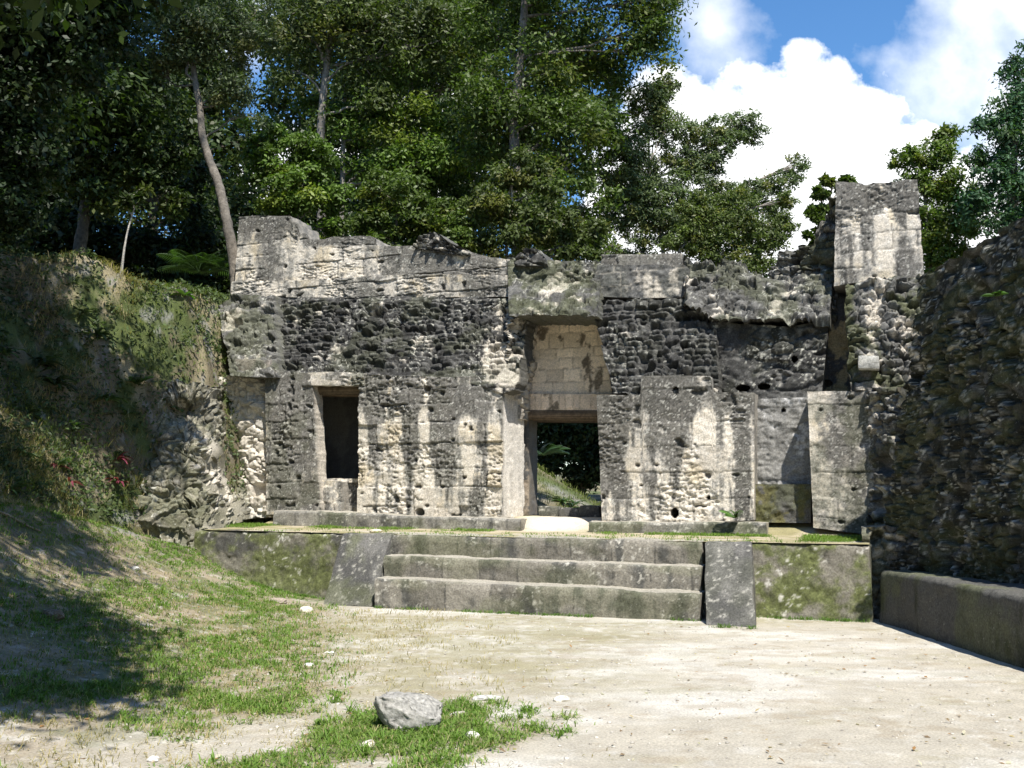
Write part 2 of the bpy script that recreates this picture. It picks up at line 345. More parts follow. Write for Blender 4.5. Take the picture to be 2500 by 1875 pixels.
# ------------------------------------------------------------------ the terrain
foot = np.array([(-7.4, -20), (-7.2, 5), (-6.95, 9), (-6.8, 13), (-6.7, 15.5), (-6.6, 16.8), (-6.1, 17.7), (-5.75, 18.35), (-5.05, 19.1), (-4.3, 21), (-4.2, 24), (-3.6, 30), (-8, 60), (-20, 120)], float)
def zt(X, Y, fine=True):
    X, Y = np.broadcast_arrays(np.asarray(X, float), np.asarray(Y, float))
    b = np.minimum(.036*np.clip(-X-2.2, 0, 4.6)**2.6*sm(0, 6, Y), np.interp(Y, [8, 13, 15.5, 17, 18.5], [1.3, 1.55, 1.15, .80, .62]))
    fx = np.interp(Y, foot[:, 1], foot[:, 0]); s = np.clip(fx-X, 0, None)
    wd = np.interp(Y, [8, 13, 16, 18.3, 21, 26], [5.6, 5.2, 3.2, 1.25, 1.4, 5.]); crest = np.interp(Y, [4, 9, 14, 18, 22, 40], [4.6, 4.8, 4.95, 5.05, 5.1, 4.3])
    k = np.clip(s/wd, 0, 1); m = crest*(k**.85)*(1-.12*k)/.88
    m = m+.12*np.clip(s-wd, 0, 30)
    z = b+m+.02*(fbm(X*.7, Y*.7, 0, 3, 3)-.5)+.9*(fbm(X*.9, Y*.9, 0, 5, 5, .6)-.5)*sm(.1, 1., s)
    # behind the building the forest floor lies level with the terrace, then climbs away
    _, nn = 0, -(X*FA.n[0]+Y*FA.n[1]-FA.c)
    back = sm(1.8, 3.2, nn)*(.95+.06*np.clip(nn-4, 0, 40)+.2*(fbm(X*.5, Y*.5, 0, 3, 6)-.5)); z = np.maximum(z, back*sm(-9, -5, X))
    mound2 = np.clip(2.3-np.hypot(X+1.2-.0, (Y-24.5)*.8)*.62, 0, 3)*1.05; z = z+mound2*sm(2.2, 4, nn)
    if fine: z = z+.012*(fbm(X*5, Y*5, 0, 4, 7)-.5)+.05*(fbm(X*3, Y*3, 0, 4, 8)-.5)*sm(-3, -5, X)+.32*(fbm(X*2.6, Y*2.6, 0, 5, 9, .62)-.5)*sm(.2, .8, s)
    return z
GC = dict(lime=np.array([.42, .385, .315]), pale=np.array([.53, .505, .45]), olive=np.array([.25, .225, .115]), soil=np.array([.27, .22, .15]), straw=np.array([.36, .31, .19]))
def pix(X, Y, Z):
    c, s = math.cos(PITCH), math.sin(PITCH); z = Z-CAMH; d = Y*c+z*s; v = -Y*s+z*c
    d = np.maximum(d, .05); return (512+995.6*X/d)/K, (384-995.6*v/d)/K
gb_ = [(G(850, 1450), 2.2, 1.4), (G(930, 1400), 2., 1.6), (G(1130, 1370), 1.8, 1.0), (G(700, 1380), 2.4, 2.0), (G(1000, 1340), 2.0, .7), (G(1700, 1340), 1.2, .35), (G(1350, 1350), 2., .3)]
def grass_d(X, Y):
    """how grassy the plaza is at a place, 0..1"""
    n = fbm(X*1.3, Y*.9, 0, 4, 50, .6); n2 = fbm(X*.35, Y*.35, 3, 3, 51)
    left = sm(-1.0, -2.6, X+.20*(Y-9))*sm(6.6, 8.4, Y)          # the slope on the left
    d = left*(.15+.85*sm(.46, .62, n*.8+n2*.30))
    isl = np.exp(-(((X+.60-(Y-7.2)*.30)/.80)**2+((Y-7.25)/.85)**2)**2)+.95*np.exp(-(((X+1.1)/.72)**2+((Y-5.95)/.62)**2)**2)
    d = np.maximum(d, sm(-4, -5.4, X)*sm(7, 9, Y)*(.4+.6*sm(.4, .6, n))); d = np.maximum(d, isl*sm(.33, .50, n)*1.2)
    d = np.maximum(d, .5*sm(-1.2, -2.6, X)*sm(6.5, 5.2, Y)*sm(.56, .66, n))
    return np.clip(d, 0, 1)
def gcol(X, Y, Z):
    n = fbm(X*2, Y*2, 0, 4, 60); n2 = fbm(X*.6, Y*1.6, 0, 4, 61, .6); f = fbm(X*14, Y*9, 0, 4, 62, .65)
    c = mix(np.ones(X.shape+(3,))*GC['lime'], GC['pale'], sm(.45, .7, n2))
    ol = 0.
    for p, a, b in gb_: ol = np.maximum(ol, np.exp(-(((X-p[0])/a)**2+((Y-p[1])/b)**2)**1.3))
    c = mix(c, GC['olive'], .62*np.clip(ol*1.35, 0, 1)*sm(.30, .56, n*.6+f*.45))
    c = mix(c, GC['olive'], .28*sm(.55, .72, fbm(X*1.1, Y*2.2, 6, 4, 66, .6)))
    gd = grass_d(X, Y); c = mix(c, GC['soil'], .75*sm(.05, .6, gd+.3*(f-.5)))
    lf = sm(-1.8, -3.6, X)*sm(4.6, 6.6, Y); c = mix(c, GC['soil']*(.7+.6*f)[..., None], .9*np.maximum(lf*sm(.30, .55, n*.7+f*.35), sm(-4, -5.2, X)*sm(7, 9, Y)))
    c = mix(c, np.array([.10, .13, .045])*(.6+.8*f)[..., None], .6*lf*sm(.45, .62, fbm(X*2.6, Y*2, 9, 4, 67, .65)))
    hl = sm(-5.6, -6.6, X-.35*np.clip(Y-14, 0, 3)); back = sm(17.8, 19, Y+.36*X)
    k = np.maximum(hl, back); dirt = mix(np.array([.13, .11, .07])*(.7+.7*f)[..., None], GC['straw'], .55*sm(.45, .6, n)*sm(10, 14, Y))
    dirt = mix(dirt, np.array([.075, .095, .03])*(.5+f)[..., None], sm(.48, .60, fbm(X*1.7, Y*1.7, Z*1.5, 5, 68, .65))); dirt = mix(dirt, GREY*1.3, .7*sm(.60, .68, fbm(X*3, Y*3, Z*3, 4, 69, .65)))
    c = mix(c, dirt, k)
    pt = sm(.66, .74, fbm(X*9, Y*9, 2, 3, 63)); c = mix(c, GC['pale'], .5*pt*(1-k)); fo = fbm(X*6, Y*6, 1, 4, 64, .7); c = c*(.80+.4*fo)[..., None]; c = mix(c, GC['soil']*1.1, .4*sm(.58, .68, fbm(X*3.4, Y*5, 3, 5, 65, .68))*(1-k))
    return c
def terrain(name, x0, x1, y0, y1, res, drop=0., cut=None):
    xs = np.arange(x0, x1+res*.5, res); ys = np.arange(y0, y1+res*.5, res); X, Y = np.meshgrid(xs, ys, indexing='ij'); Z = zt(X, Y)-drop
    m = None
    if cut is not None:
        a, b, c_, d = cut; m = ~((X[1:, 1:] <= b+1e-6) & (X[:-1, :-1] >= a-1e-6) & (Y[1:, 1:] <= d+1e-6) & (Y[:-1, :-1] >= c_-1e-6))
    return X, Y, Z, m
mb = MB()
X, Y, Z, m = terrain('', -4, 7, 3., 16., .03); mb.grid(np.stack([X, Y, Z], -1), gcol(X, Y, Z), flip=False)
g = mb.build('ground', M_ground); tag(g, kind='structure')
mb = MB(); X, Y, Z, m = terrain('', -10, -4, 3., 21.99, .03); mb.grid(np.stack([X, Y, Z], -1), gcol(X, Y, Z))
h = mb.build('hillside', M_ground); tag(h, kind='structure')
mb = MB(); X, Y, Z, m = terrain('', -80, 80, -30, 160, .5, 0., None)
inA = (X[1:, 1:] <= 7.01) & (X[:-1, :-1] >= -4.01) & (Y[1:, 1:] <= 16.01) & (Y[:-1, :-1] >= 2.99)
inB = (X[1:, 1:] <= -3.99) & (X[:-1, :-1] >= -10.01) & (Y[1:, 1:] <= 22.01) & (Y[:-1, :-1] >= 2.99)
mb.grid(np.stack([X, Y, Z], -1), gcol(X, Y, Z), mask=~(inA | inB)); o = mb.build('forest_floor', M_ground); tag(o, kind='structure')

# ------------------------------------------------------------------ swept and boxed stone pieces
def vnoise3(Q, amp, sc=3., s=0):
    x, y, z = Q[..., 0]*sc, Q[..., 1]*sc, Q[..., 2]*sc
    return np.stack([fbm(x, y, z, 4, s)-.5, fbm(x, y, z, 4, s+11)-.5, fbm(x, y, z, 4, s+22)-.5], -1)*amp*2
def sweep(mb, A, B, prof, res, colf, amp=.02, sd=0, inward=None, caps=True, sc=3.):
    """profile (outward offset, height) swept from A to B; A and B carry their own z for the profile's reference height"""
    A = np.array(A, float); B = np.array(B, float); d = B-A; Lh = np.linalg.norm(d[:2]); du = np.array([d[0], d[1], 0])/Lh
    n = np.array([du[1], -du[0], 0]) if inward is None else np.array(inward)
    pr = np.array(prof, float); seg = np.linalg.norm(np.diff(pr, axis=0), axis=1); cum = np.concatenate([[0], np.cumsum(seg)]); k = max(2, int(cum[-1]/res))
    q = np.sort(np.unique(np.concatenate([np.linspace(0, cum[-1], k+1), cum]))); po = np.interp(q, cum, pr[:, 0]); pz = np.interp(q, cum, pr[:, 1])
    # round the corners slightly
    for _ in range(2): po[1:-1] = (po[:-2]+2*po[1:-1]+po[2:])/4; pz[1:-1] = (pz[:-2]+2*pz[1:-1]+pz[2:])/4
    s = np.linspace(0, 1, max(2, int(Lh/res))+1)
    Q = A[None, None]+s[:, None, None]*d+n*po[None, :, None]+np.array([0, 0, 1.])*pz[None, :, None]
    Q0 = Q.copy(); Q = Q+vnoise3(Q, amp, sc, sd); Q = Q+vnoise3(Q0, amp*.35, sc*6, sd+50)
    mb.grid(Q, colf(Q0, (Q0-A)@du, Q0[..., 2], np.broadcast_to(po, Q0.shape[:2]), np.broadcast_to(pz, Q0.shape[:2])))
    if caps:
        for r, fl in ((0, True), (-1, False)):
            ring = Q[r]; mb.add(ring, [list(range(len(ring)))[::-1] if not fl else list(range(len(ring)))], colf(Q0[r:r+1] if r == 0 else Q0[-1:], (Q0[r:r+1] if r == 0 else Q0[-1:]).dot(du), Q0[r, :, 2][None], po[None], pz[None])[0])
    return Q
def step_col(sd=0, dark=.5, moss=.3, tread=True, base=np.array([.20, .185, .155]), sp=.8):
    def f(Q, u, z, po, pz):
        zz = z; n = fbm(u*6, zz*6, po*6, 4, sd); st = fbm(u*5, zz*.8, po*2, 4, sd+1, .6)
        c = mix(np.ones(u.shape+(3,))*base, np.array([.085, .083, .075]), sm(.42, .62, st*.7+n*.4-.1+(dark-.5)))
        fl = fbm(u*18, zz*18, po*18, 3, sd+2, .65); c = mix(c, np.array([.48, .46, .40]), sp*sm(.60, .70, fl)*sm(.42, .6, fbm(u*1.3, zz*1.3, po, 3, sd+3)))
        k_ = u/.62+.5*vn(u*1.1, 0*u, 0, sd+7); r_ = _h(np.floor(k_), np.floor(k_)*0, np.floor(k_)*0, sd+8); jx = np.abs(k_-np.round(k_))*.62; c = c*(.8+.4*_h(np.floor(k_), np.floor(k_)*0+2, np.floor(k_)*0, sd+8))[..., None]; c = mix(c, DARK, .7*(1-sm(.006, .02, jx+.02*(n-.5)))*(n > .42))
        c = mix(c, MOSS*1.6*(.6+.8*n)[..., None], moss*sm(.4, .6, fbm(u*1.6, zz*2.5, po*2, 4, sd+4)))
        top = sm(.015, .05, -po+.0)*sm(-.05, -.02, pz-pz.max())
        if tread: c = mix(c, np.array([.34, .315, .26])*(.8+.4*n)[..., None], .85*top)
        return c
    return f
def boxy(mb, c8, res, colf, amp=.02, sd=0, sc=3., skip=()):
    """c8: bottom 4 (ccw from above) then top 4"""
    c8 = np.array(c8, float); fs = [(0, 1, 5, 4), (1, 2, 6, 5), (2, 3, 7, 6), (3, 0, 4, 7), (4, 5, 6, 7), (3, 2, 1, 0)]
    cen = c8.mean(0)
    for k, (a, b, c, d) in enumerate(fs):
        if k in skip: continue
        A, B, C, D = c8[a], c8[b], c8[c], c8[d]
        n1 = max(2, int(max(np.linalg.norm(B-A), np.linalg.norm(C-D))/res)); n2 = max(2, int(max(np.linalg.norm(D-A), np.linalg.norm(C-B))/res))
        s, t = np.meshgrid(np.linspace(0, 1, n1+1), np.linspace(0, 1, n2+1), indexing='ij'); s = s[..., None]; t = t[..., None]
        Q = A*(1-s)*(1-t)+B*s*(1-t)+C*s*t+D*(1-s)*t
        es = np.minimum(s, 1-s)*np.linalg.norm(B-A); et = np.minimum(t, 1-t)*np.linalg.norm(D-A); rd = .02*(np.exp(-es/.025)+np.exp(-et/.025))
        V = cen-Q; V = V/np.linalg.norm(V, axis=-1, keepdims=True)
        Q2 = Q+V*rd*.7+vnoise3(Q, amp, sc, sd)+vnoise3(Q, amp*.35, sc*6, sd+50)
        mb.grid(Q2, colf(Q), flip=False)
def col3(base, sd=0, dark=DARK*1.5, db=.5, moss=.2, sp=.7):
    def f(Q):
        x, y, z = Q[..., 0], Q[..., 1], Q[..., 2]; n = fbm(x*6, y*6, z*6, 4, sd); k = fbm(x*2.2, y*2.2, z*1.0, 4, sd+1, .6)
        c = mix(np.ones(x.shape+(3,))*base, dark, sm(.40, .62, k*.8+n*.3-.05+(db-.5)))
        c = mix(c, np.array([.5, .48, .42]), sp*sm(.62, .72, fbm(x*17, y*17, z*17, 3, sd+2, .65)))
        return mix(c, MOSS*1.4*(.6+.8*n)[..., None], moss*sm(.4, .6, fbm(x*1.8, y*1.8, z*1.8, 4, sd+3)))
    return f

# ------------------------------------------------------------------ terrace and stairs
E = 1.88
tedge = [FA.P(x, y, E) for x, y in ((425, 1144), (845, 1155), (1515, 1170), (1875, 1176))]
terr = thing('stone_terrace', 'long low stone terrace with mossy retaining walls below the ruined building', 'terrace', tuple(tedge[1]*[1, 1, 0]))
# top of the terrace
def terrz(u):
    us = [FA.uw(q)[0] for q in tedge]; zs = [q[2] for q in tedge]; return np.interp(u, us, zs)
mb = MB(); uu = np.arange(FA.uw(FA.P(438, 1144, E))[0], FA.uw(FA.P(1878, 1176, E))[0]+.02, .04); vv = np.arange(-3.2, E+.01, .04); U, V = np.meshgrid(uu, vv, indexing='ij')
Z = terrz(U)+.05*sm(E, 0, V)+.21*sm(.25, -.75, V)+.02*(fbm(U*1.3, V*1.3, 0, 3, 70)-.5)+.008*(fbm(U*7, V*7, 0, 3, 71)-.5)
Q = FA.W(U, V, Z); n = fbm(U*2, V*4, 0, 4, 72); f2 = fbm(U*12, V*12, 0, 4, 73)
c = mix(np.ones(U.shape+(3,))*np.array([.42, .36, .25]), np.array([.24, .22, .10]), sm(.36, .6, n)*.8)
c = mix(c, GC['pale']*.85, sm(.5, .65, fbm(U*1.1, V*3, 5, 3, 74))*.6*sm(.6, 1.5, V)); du = FA.uw(FA.P(1200, 1100))[0]
c = mix(c, LIGHT*1.1, .9*np.exp(-(((U-du)/.75)**2+((V+.5)/.9)**2)**2)); c = c*(.8+.4*f2)[..., None]; c = mix(c, np.array([.08, .07, .06]), sm(-1.3, -1.6, V)*.8)  # pale patch in the doorway stands for sunlight; floor colour darkens indoors
mb.grid(Q, c, flip=True); mb.build('terrace_top', M_ground, terr)
def ret_wall(name, a, b, sd, moss, dark):
    mb = MB(); A = FA.P(a[0], a[1], E); B = FA.P(b[0], b[1], E); hh = A[2]+.25
    def cf(Q, u, z, po, pz):
        n = fbm(u*6, z*6, 0, 4, sd); k = fbm(u*1.4, z*1.8, 0, 4, sd+1, .6)
        c = mix(np.ones(u.shape+(3,))*np.array([.20, .185, .15]), np.array([.07, .068, .06]), sm(.4, .6, k+.25*(n-.5)+dark))
        f = fbm(u*17, z*17, 0, 4, sd+9, .75); c = mix(c, MOSS*1.6*(.3+1.5*f)[..., None], np.clip(moss*.9, 0, 1)*sm(.34, .54, fbm(u*2.5, z*3.2, 4, 5, sd+2, .7)))
        return mix(c, np.array([.58, .56, .5]), .8*sm(.60, .68, f*.6+.4*fbm(u*5, z*5, 0, 4, sd+4, .7))*sm(.48, .60, fbm(u*1.8, z*1.8, 0, 3, sd+5)))
    sweep(mb, A, B, [(0.03, -hh), (0.0, -.04), (-.03, -.01), (-.35, -.012)], .022, cf, .045, sd, FA.n, sc=2.6); return mb.build(name, M_stone, terr)
ret_wall('retaining_wall', (422, 1143), (760, 1153), 80, 1.05, -.08)
ret_wall('retaining_wall', (1600, 1171), (1878, 1176), 81, 1.1, -.10)
stairs = thing('stone_staircase', 'three broad grey stone steps up to the terrace between two sloping side blocks', 'staircase', tuple(FA.P(1160, 1310, 2.6)*[1, 1, 0]))
for k, (a, b, p, base, sd) in enumerate([((812, 1248), (1512, 1283), 2.62, -.5, 90), ((830, 1199), (1514, 1226), 2.25, -.33, 91), ((838, 1154), (1518, 1170.5), 1.89, -.33, 92)]):
    mb = MB(); A = FA.P(*a, p); B = FA.P(*b, p)
    sweep(mb, A, B, [(.02, base), (0.03, -.10), (.012, -.02), (-.02, .0), (-.45, .012)], .018, step_col(sd, .5, .28 if k < 2 else .35), .028, sd, FA.n, sc=2.2)
    mb.build('step', M_stone, stairs)
def bal(tl, tr, bl, br, pt, pb, sd, moss):
    mb = MB(); T1, T2 = FA.P(*tl, pt), FA.P(*tr, pt); B1, B2 = FA.P(*bl, pb), FA.P(*br, pb); B1[2] -= .12; B2[2] -= .12
    K1, K2 = T1-FA.n*.25, T2-FA.n*.25; b1, b2 = K1.copy(), K2.copy(); b1[2] = B1[2]; b2[2] = B2[2]
    boxy(mb, [B1, B2, b2, b1, T1, T2, K2, K1], .02, col3(np.array([.14, .135, .125]), sd, DARK*1.3, .52, moss, .45), .022, sd, 2.5)
    return mb.build('side_block', M_stone, stairs)
o = bal((738, 1151), (846, 1153), (696, 1291), (801, 1296), 1.96, 2.58, 95, .45); o['label'] = 'mossy sloping side block at the left end of the steps'
o = bal((1521, 1171), (1623, 1172), (1524, 1352), (1633, 1352), 2.02, 3.15, 96, .12); o['label'] = 'dark grey sloping side block at the right end of the steps'

# ------------------------------------------------------------------ the ruined building
ruin = thing('ruined_building', 'ruined grey limestone building with doorway, window opening, dark rubble walls and broken parapet', 'ruin', tuple(FA.W(0, 0, 1.05)))
def rampy(pairs):
    ys = [a for a, _ in pairs]; ps = [b for _, b in pairs]; return lambda X, Y, S, T: np.interp(Y, ys, ps)
# lower wall, left of the window
def holes(lst):
    def f(X, Y):
        m = np.zeros(X.shape, bool)
        for x, y, rx, ry in lst: m |= ((X-x)/rx)**2+((Y-y)/ry)**2 < 1
        return m
    return f
mb = MB()
patch(mb, [(572, 806), (620, 803), (672, 808)], [(575, 1112), (640, 1108), (690, 1106)], L_block(.33, .5, 101, .03, .025, .03, .50, .40, (.5, 930, 60), .25,
      [(600, 1000, 30, 120, -.9), (570, 1050, 35, 100, -.9), (672, 1010, 14, 120, -.8), (685, 930, 10, 80, -.6), (640, 900, 45, 50, .5), (640, 1080, 50, 30, .4), (630, 960, 40, 60, .3)]), 0, .019, .34, edge=2, sd=1, side=LIGHT*.8)
patch(mb, [(664, 805), (720, 803), (786, 806)], [(664, 832), (720, 833), (786, 833)], L_block(.3, .8, 102, .01, .01, .02, .45, .3, None, .35), .01, .019, .5, sd=2)
patch(mb, [(774, 808), (880, 812), (960, 815), (1030, 812), (1050, 836), (1086, 842)], [(772, 1113), (880, 1115), (1000, 1118), (1084, 1118)],
      L_block(.37, .52, 103, .04, .035, .026, .34, .95, (.6, 925, 60), .12, [(860, 1000, 28, 60, -.4), (800, 950, 30, 60, .35), (940, 940, 30, 90, .45), (1045, 985, 22, 120, -.9), (1000, 1000, 18, 160, -.45), (905, 940, 20, 60, -.6), (960, 1060, 80, 30, -.3), (970, 870, 120, 22, .4)]),
      0, .019, 1.15, mask=holes([(922, 839, 8, 8), (908, 1106, 11, 9)]), sd=3, side=PALE*1.05)
patch(mb, [(1288, 853), (1383, 853), (1386, 812), (1450, 811), (1536, 812), (1540, 848), (1590, 847), (1629, 848)], [(1301, 1128), (1450, 1130), (1629, 1124)],
      L_block(.42, .85, 104, .02, .012, .024, .34, .9, (.6, 915, 50), .05, [(1345, 960, 24, 160, .4), (1320, 1000, 22, 120, -.4), (1415, 900, 16, 110, -.9), (1470, 900, 45, 110, .55), (1580, 960, 45, 90, -.65), (1560, 1075, 80, 40, -.8), (1490, 1060, 35, 50, .15), (1400, 1010, 25, 90, .3), (1600, 870, 40, 22, .5)]),
      .02, .019, 1.2, mask=holes([(1459, 843, 8, 8), (1457, 1108, 9, 11), (1530, 1075, 5, 5)]), sd=4)
mb.build('lower_wall', M_stone, ruin)
# window: fill below, sill and lintel, dark room behind
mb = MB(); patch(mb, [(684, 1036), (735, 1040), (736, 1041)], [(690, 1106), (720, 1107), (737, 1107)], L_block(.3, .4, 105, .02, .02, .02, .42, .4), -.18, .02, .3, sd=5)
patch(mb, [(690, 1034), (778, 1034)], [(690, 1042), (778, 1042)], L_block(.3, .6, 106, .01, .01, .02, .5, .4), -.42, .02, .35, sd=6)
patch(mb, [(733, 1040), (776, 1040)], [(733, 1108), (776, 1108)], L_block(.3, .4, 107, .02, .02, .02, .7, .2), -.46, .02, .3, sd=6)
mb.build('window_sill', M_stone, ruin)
def logs(A, B, r, n, dirn, name):
    mb = MB(); A = np.array(A); B = np.array(B)
    for i in range(n):
        a = A+np.array(dirn)*r*1.9*i; b = B+np.array(dirn)*r*1.9*i; k = 24; L_ = int(np.linalg.norm(b-a)/.04)
        s, t = np.meshgrid(np.linspace(0, 1, L_+1), np.linspace(0, 2*math.pi, k+1), indexing='ij'); d = (b-a)/np.linalg.norm(b-a); up = np.array([0, 0, 1.]); sd_ = np.cross(d, up)
        rr = r*(1+.10*(fbm(s*3+i, t*1.5, 0, 3, 30)-.5)+.14*(vn(s*1., t*5, 0, 31+i)-.5))
        Q = a+s[..., None]*(b-a)+rr[..., None]*(np.cos(t)[..., None]*sd_+np.sin(t)[..., None]*up)
        g = vn(s*2, t*9, 0, 32+i); mb.grid(Q, mix(np.array([.05, .038, .028])*np.ones(Q.shape), np.array([.22, .165, .11]), g), flip=True)
    return mb.build(name, M_bark, ruin)
A = FA.P(660, 842, -.30); B = FA.P(795, 842, -.30); o = logs(A, B, .10, 3, tuple(-FA.n), 'window_lintel')
# vault slope: dark rubble, leaning back; with the break beside the doorway
leanL = rampy([(640, -.95), (690, -.75), (760, -.42), (815, -.08), (830, .0)])
mb = MB()
patch(mb, [(500, 640), (560, 640), (700, 642), (850, 640), (1000, 640), (1100, 644), (1148, 668)], [(568, 812), (700, 812), (840, 818), (950, 820), (1020, 828), (1086, 850), (1112, 842)],
      L_rubble(.22, .095, .085, 111, .12, None, -.02, .3, lambda u, w, x, y: np.clip(sm(790, 812, y)+sm(655, 645, y)+.7*sm(640, 560, x), 0, 1), rows=True, lblob=[(1080, 800, 40, 60, .9), (1120, 780, 25, 70, .9), (1110, 700, 22, 40, .5)]), leanL, .017, .5, edge=4, sd=11)
mb.build('vault_slope', M_stone, ruin)['label'] = 'dark leaning rubble slope left of the doorway'
mb = MB()
patch(mb, [(1276, 650), (1350, 648), (1440, 646), (1500, 648), (1545, 655)], [(1326, 853), (1384, 853), (1450, 856), (1540, 857), (1552, 857)],
      L_rubble(.24, .11, .10, 112, .06, None, -.12, .1, lambda u, w, x, y: sm(652, 644, y), rows=True, lblob=[(1290, 820, 25, 60, .3)]), rampy([(640, -.75), (700, -.6), (800, -.25), (855, -.08)]), .017, .7, edge=5, sd=12)
mb.build('vault_slope', M_stone, ruin)['label'] = 'dark coursed rubble slope right of the doorway'
# broken white edge left of the doorway opening
mb = MB()
patch(mb, [(1100, 690), (1124, 676), (1152, 684)], [(1084, 905), (1098, 905), (1134, 905)], L_rubble(.16, .14, .09, 113, .0, LIGHT*.8, .5, .05), lambda X, Y, S, T: -.25-.9*S, .018, .3, edge=6, sd=13)
mb.build('broken_edge', M_clean, ruin)['label'] = 'pale broken masonry edge at the left of the doorway'
# parapet: stepped plastered wall
parx = lambda p: p
mb = MB()
patch(mb, [(516, 468), (560, 466), (627, 466), (630, 479), (644, 482), (647, 502), (662, 505), (668, 517), (700, 516), (716, 511), (800, 509), (812, 515), (816, 532), (900, 531), (960, 530), (1020, 545), (1060, 556), (1100, 560)],
      [(507, 612), (640, 620), (800, 620), (900, 616), (1000, 612), (1110, 610)],
      L_block(.30, .46, 121, .03, .015, .02, .44, .3, (.55, 540, 60), .05, [(560, 500, 60, 40, -.40), (900, 545, 90, 14, .5), (1040, 575, 60, 20, .4), (560, 560, 50, 40, -.7), (600, 600, 60, 14, -.4), (980, 590, 110, 40, .4), (1060, 600, 50, 40, .5), (720, 570, 60, 14, -.4), (850, 570, 60, 16, -.45), (730, 520, 70, 14, .6)]), -1.0, .019, .8, edge=1.5, sd=21)
patch(mb, [(500, 606), (640, 606), (800, 596), (960, 592), (1108, 594)], [(498, 640), (640, 642), (800, 644), (960, 642), (1110, 640)],
      L_block(.34, .6, 122, .03, .02, .022, .40, .3, None, .08, [(820, 626, 120, 14, -.8), (600, 625, 60, 12, -.3), (1030, 620, 70, 30, .5)]), -.93, .019, .9, edge=2, sd=22)
mb.build('parapet', M_stone, ruin)['label'] = 'stepped parapet of pale and grey blocks at the left'
mb = MB(); patch(mb, [(905, 512), (925, 502), (950, 504), (972, 522), (1000, 535), (1016, 548)], [(895, 535), (1016, 556)], L_rubble(.24, .14, .12, 123, .05, None, .1, .2), -.95, .02, .9, edge=4, sd=23)
patch(mb, [(1118, 556), (1140, 540), (1165, 540), (1180, 560)], [(1112, 575), (1184, 575)], L_rubble(.3, .2, .14, 124, .05, None, .1, .2), -.95, .02, .8, edge=4, sd=24)
patch(mb, [(1096, 556), (1180, 562), (1260, 565), (1300, 566)], [(1100, 684), (1140, 681), (1200, 681), (1270, 682), (1290, 686)], L_rubble(.2, .10, .07, 125, .12, GREY*.4, .08, .6, None, None, .03), lambda X, Y, S, T: np.interp(T, [0, .08, .3, .6, 1], [-.20, -.24, -.5, -.9, -1.05]), .018, 1.4, edge=1.5, sd=25, hk=.7)
patch(mb, [(1478, 560), (1500, 572), (1560, 566), (1600, 568), (1616, 590), (1690, 592), (1800, 598)], [(1478, 652), (1545, 688), (1600, 692), (1700, 692), (1790, 690)], L_rubble(.2, .11, .085, 126, .16, GREY*.4, .04, .45, None, None, .06), lambda X, Y, S, T: np.interp(T, [0, .5, 1], [-.42, -.8, -1.1]), .018, 1.0, edge=6, sd=26)
mb.build('rubble_top', M_stone, ruin)
mb = MB()
patch(mb, [(1300, 549), (1360, 550), (1440, 547), (1474, 548)], [(1298, 574), (1474, 574)], L_block(.3, .45, 127, .02, .02, .02, .85, .3, None, .1), -.98, .019, .9, edge=2, sd=27)
patch(mb, [(1290, 572), (1480, 573), (1488, 580)], [(1276, 640), (1400, 644), (1490, 642)], L_smooth(DARK*2.2, LIGHT*.7, 128, .03, .60, 1.4, (.55, .36), None, .15, [(1400, 620, 10, 30, .3), (1420, 622, 8, 24, .3), (1460, 600, 12, 40, .2), (1290, 600, 10, 40, .2)]), -.9, .019, .9, edge=2, sd=28)
mb.build('plastered_block', M_stone, ruin)
# inside of the doorway bay: tan vault wall, moulding, wooden lintel
BK = -1.3
mb = MB(); patch(mb, [(1138, 686), (1180, 688), (1260, 690), (1300, 700)], [(1118, 852), (1322, 852)],
      L_smooth(np.array([.74, .62, .47]), np.array([.16, .13, .095]), 131, .010, .80, 2.6, (.26, .22), None, .0, [(1165, 720, 20, 25, .3), (1215, 712, 14, 30, .3), (1250, 720, 20, 40, .25), (1290, 830, 16, 50, .22), (1155, 860, 20, 20, .1), (1165, 788, 10, 14, .35)]), BK, .02, .6, sd=31)
patch(mb, [(1112, 850), (1330, 852)], [(1118, 886), (1330, 886)], L_smooth(np.array([.70, .57, .43]), np.array([.17, .14, .10]), 132, .01, .74, 3., (.16, .4)), BK+.06, .02, .5, sd=32)
patch(mb, [(1132, 684), (1210, 686), (1275, 690)], [(1132, 694), (1275, 700)], L_smooth(LIGHT*.8, TAN*.5, 133, .02), BK+.12, .02, .5, sd=33)
mb.build('vault_wall', M_clean, ruin)
A = FA.P(1120, 895, BK-.02); B = FA.P(1345, 895, BK-.02); logs(A, B, .10, 5, tuple(-FA.n), 'door_lintel')
mb = MB(); patch(mb, [(1118, 886), (1142, 886)], [(1122, 1112), (1142, 1112)], L_smooth(np.array([.30, .25, .19]), DARK*1.6, 134, .02, .48, 2.5), BK, .02, .5, sd=34)
patch(mb, [(1304, 886), (1420, 886)], [(1304, 1112), (1420, 1112)], L_smooth(TAN*.7, DARK*2, 135, .02, .5, 2.5), BK, .03, .6, sd=35)
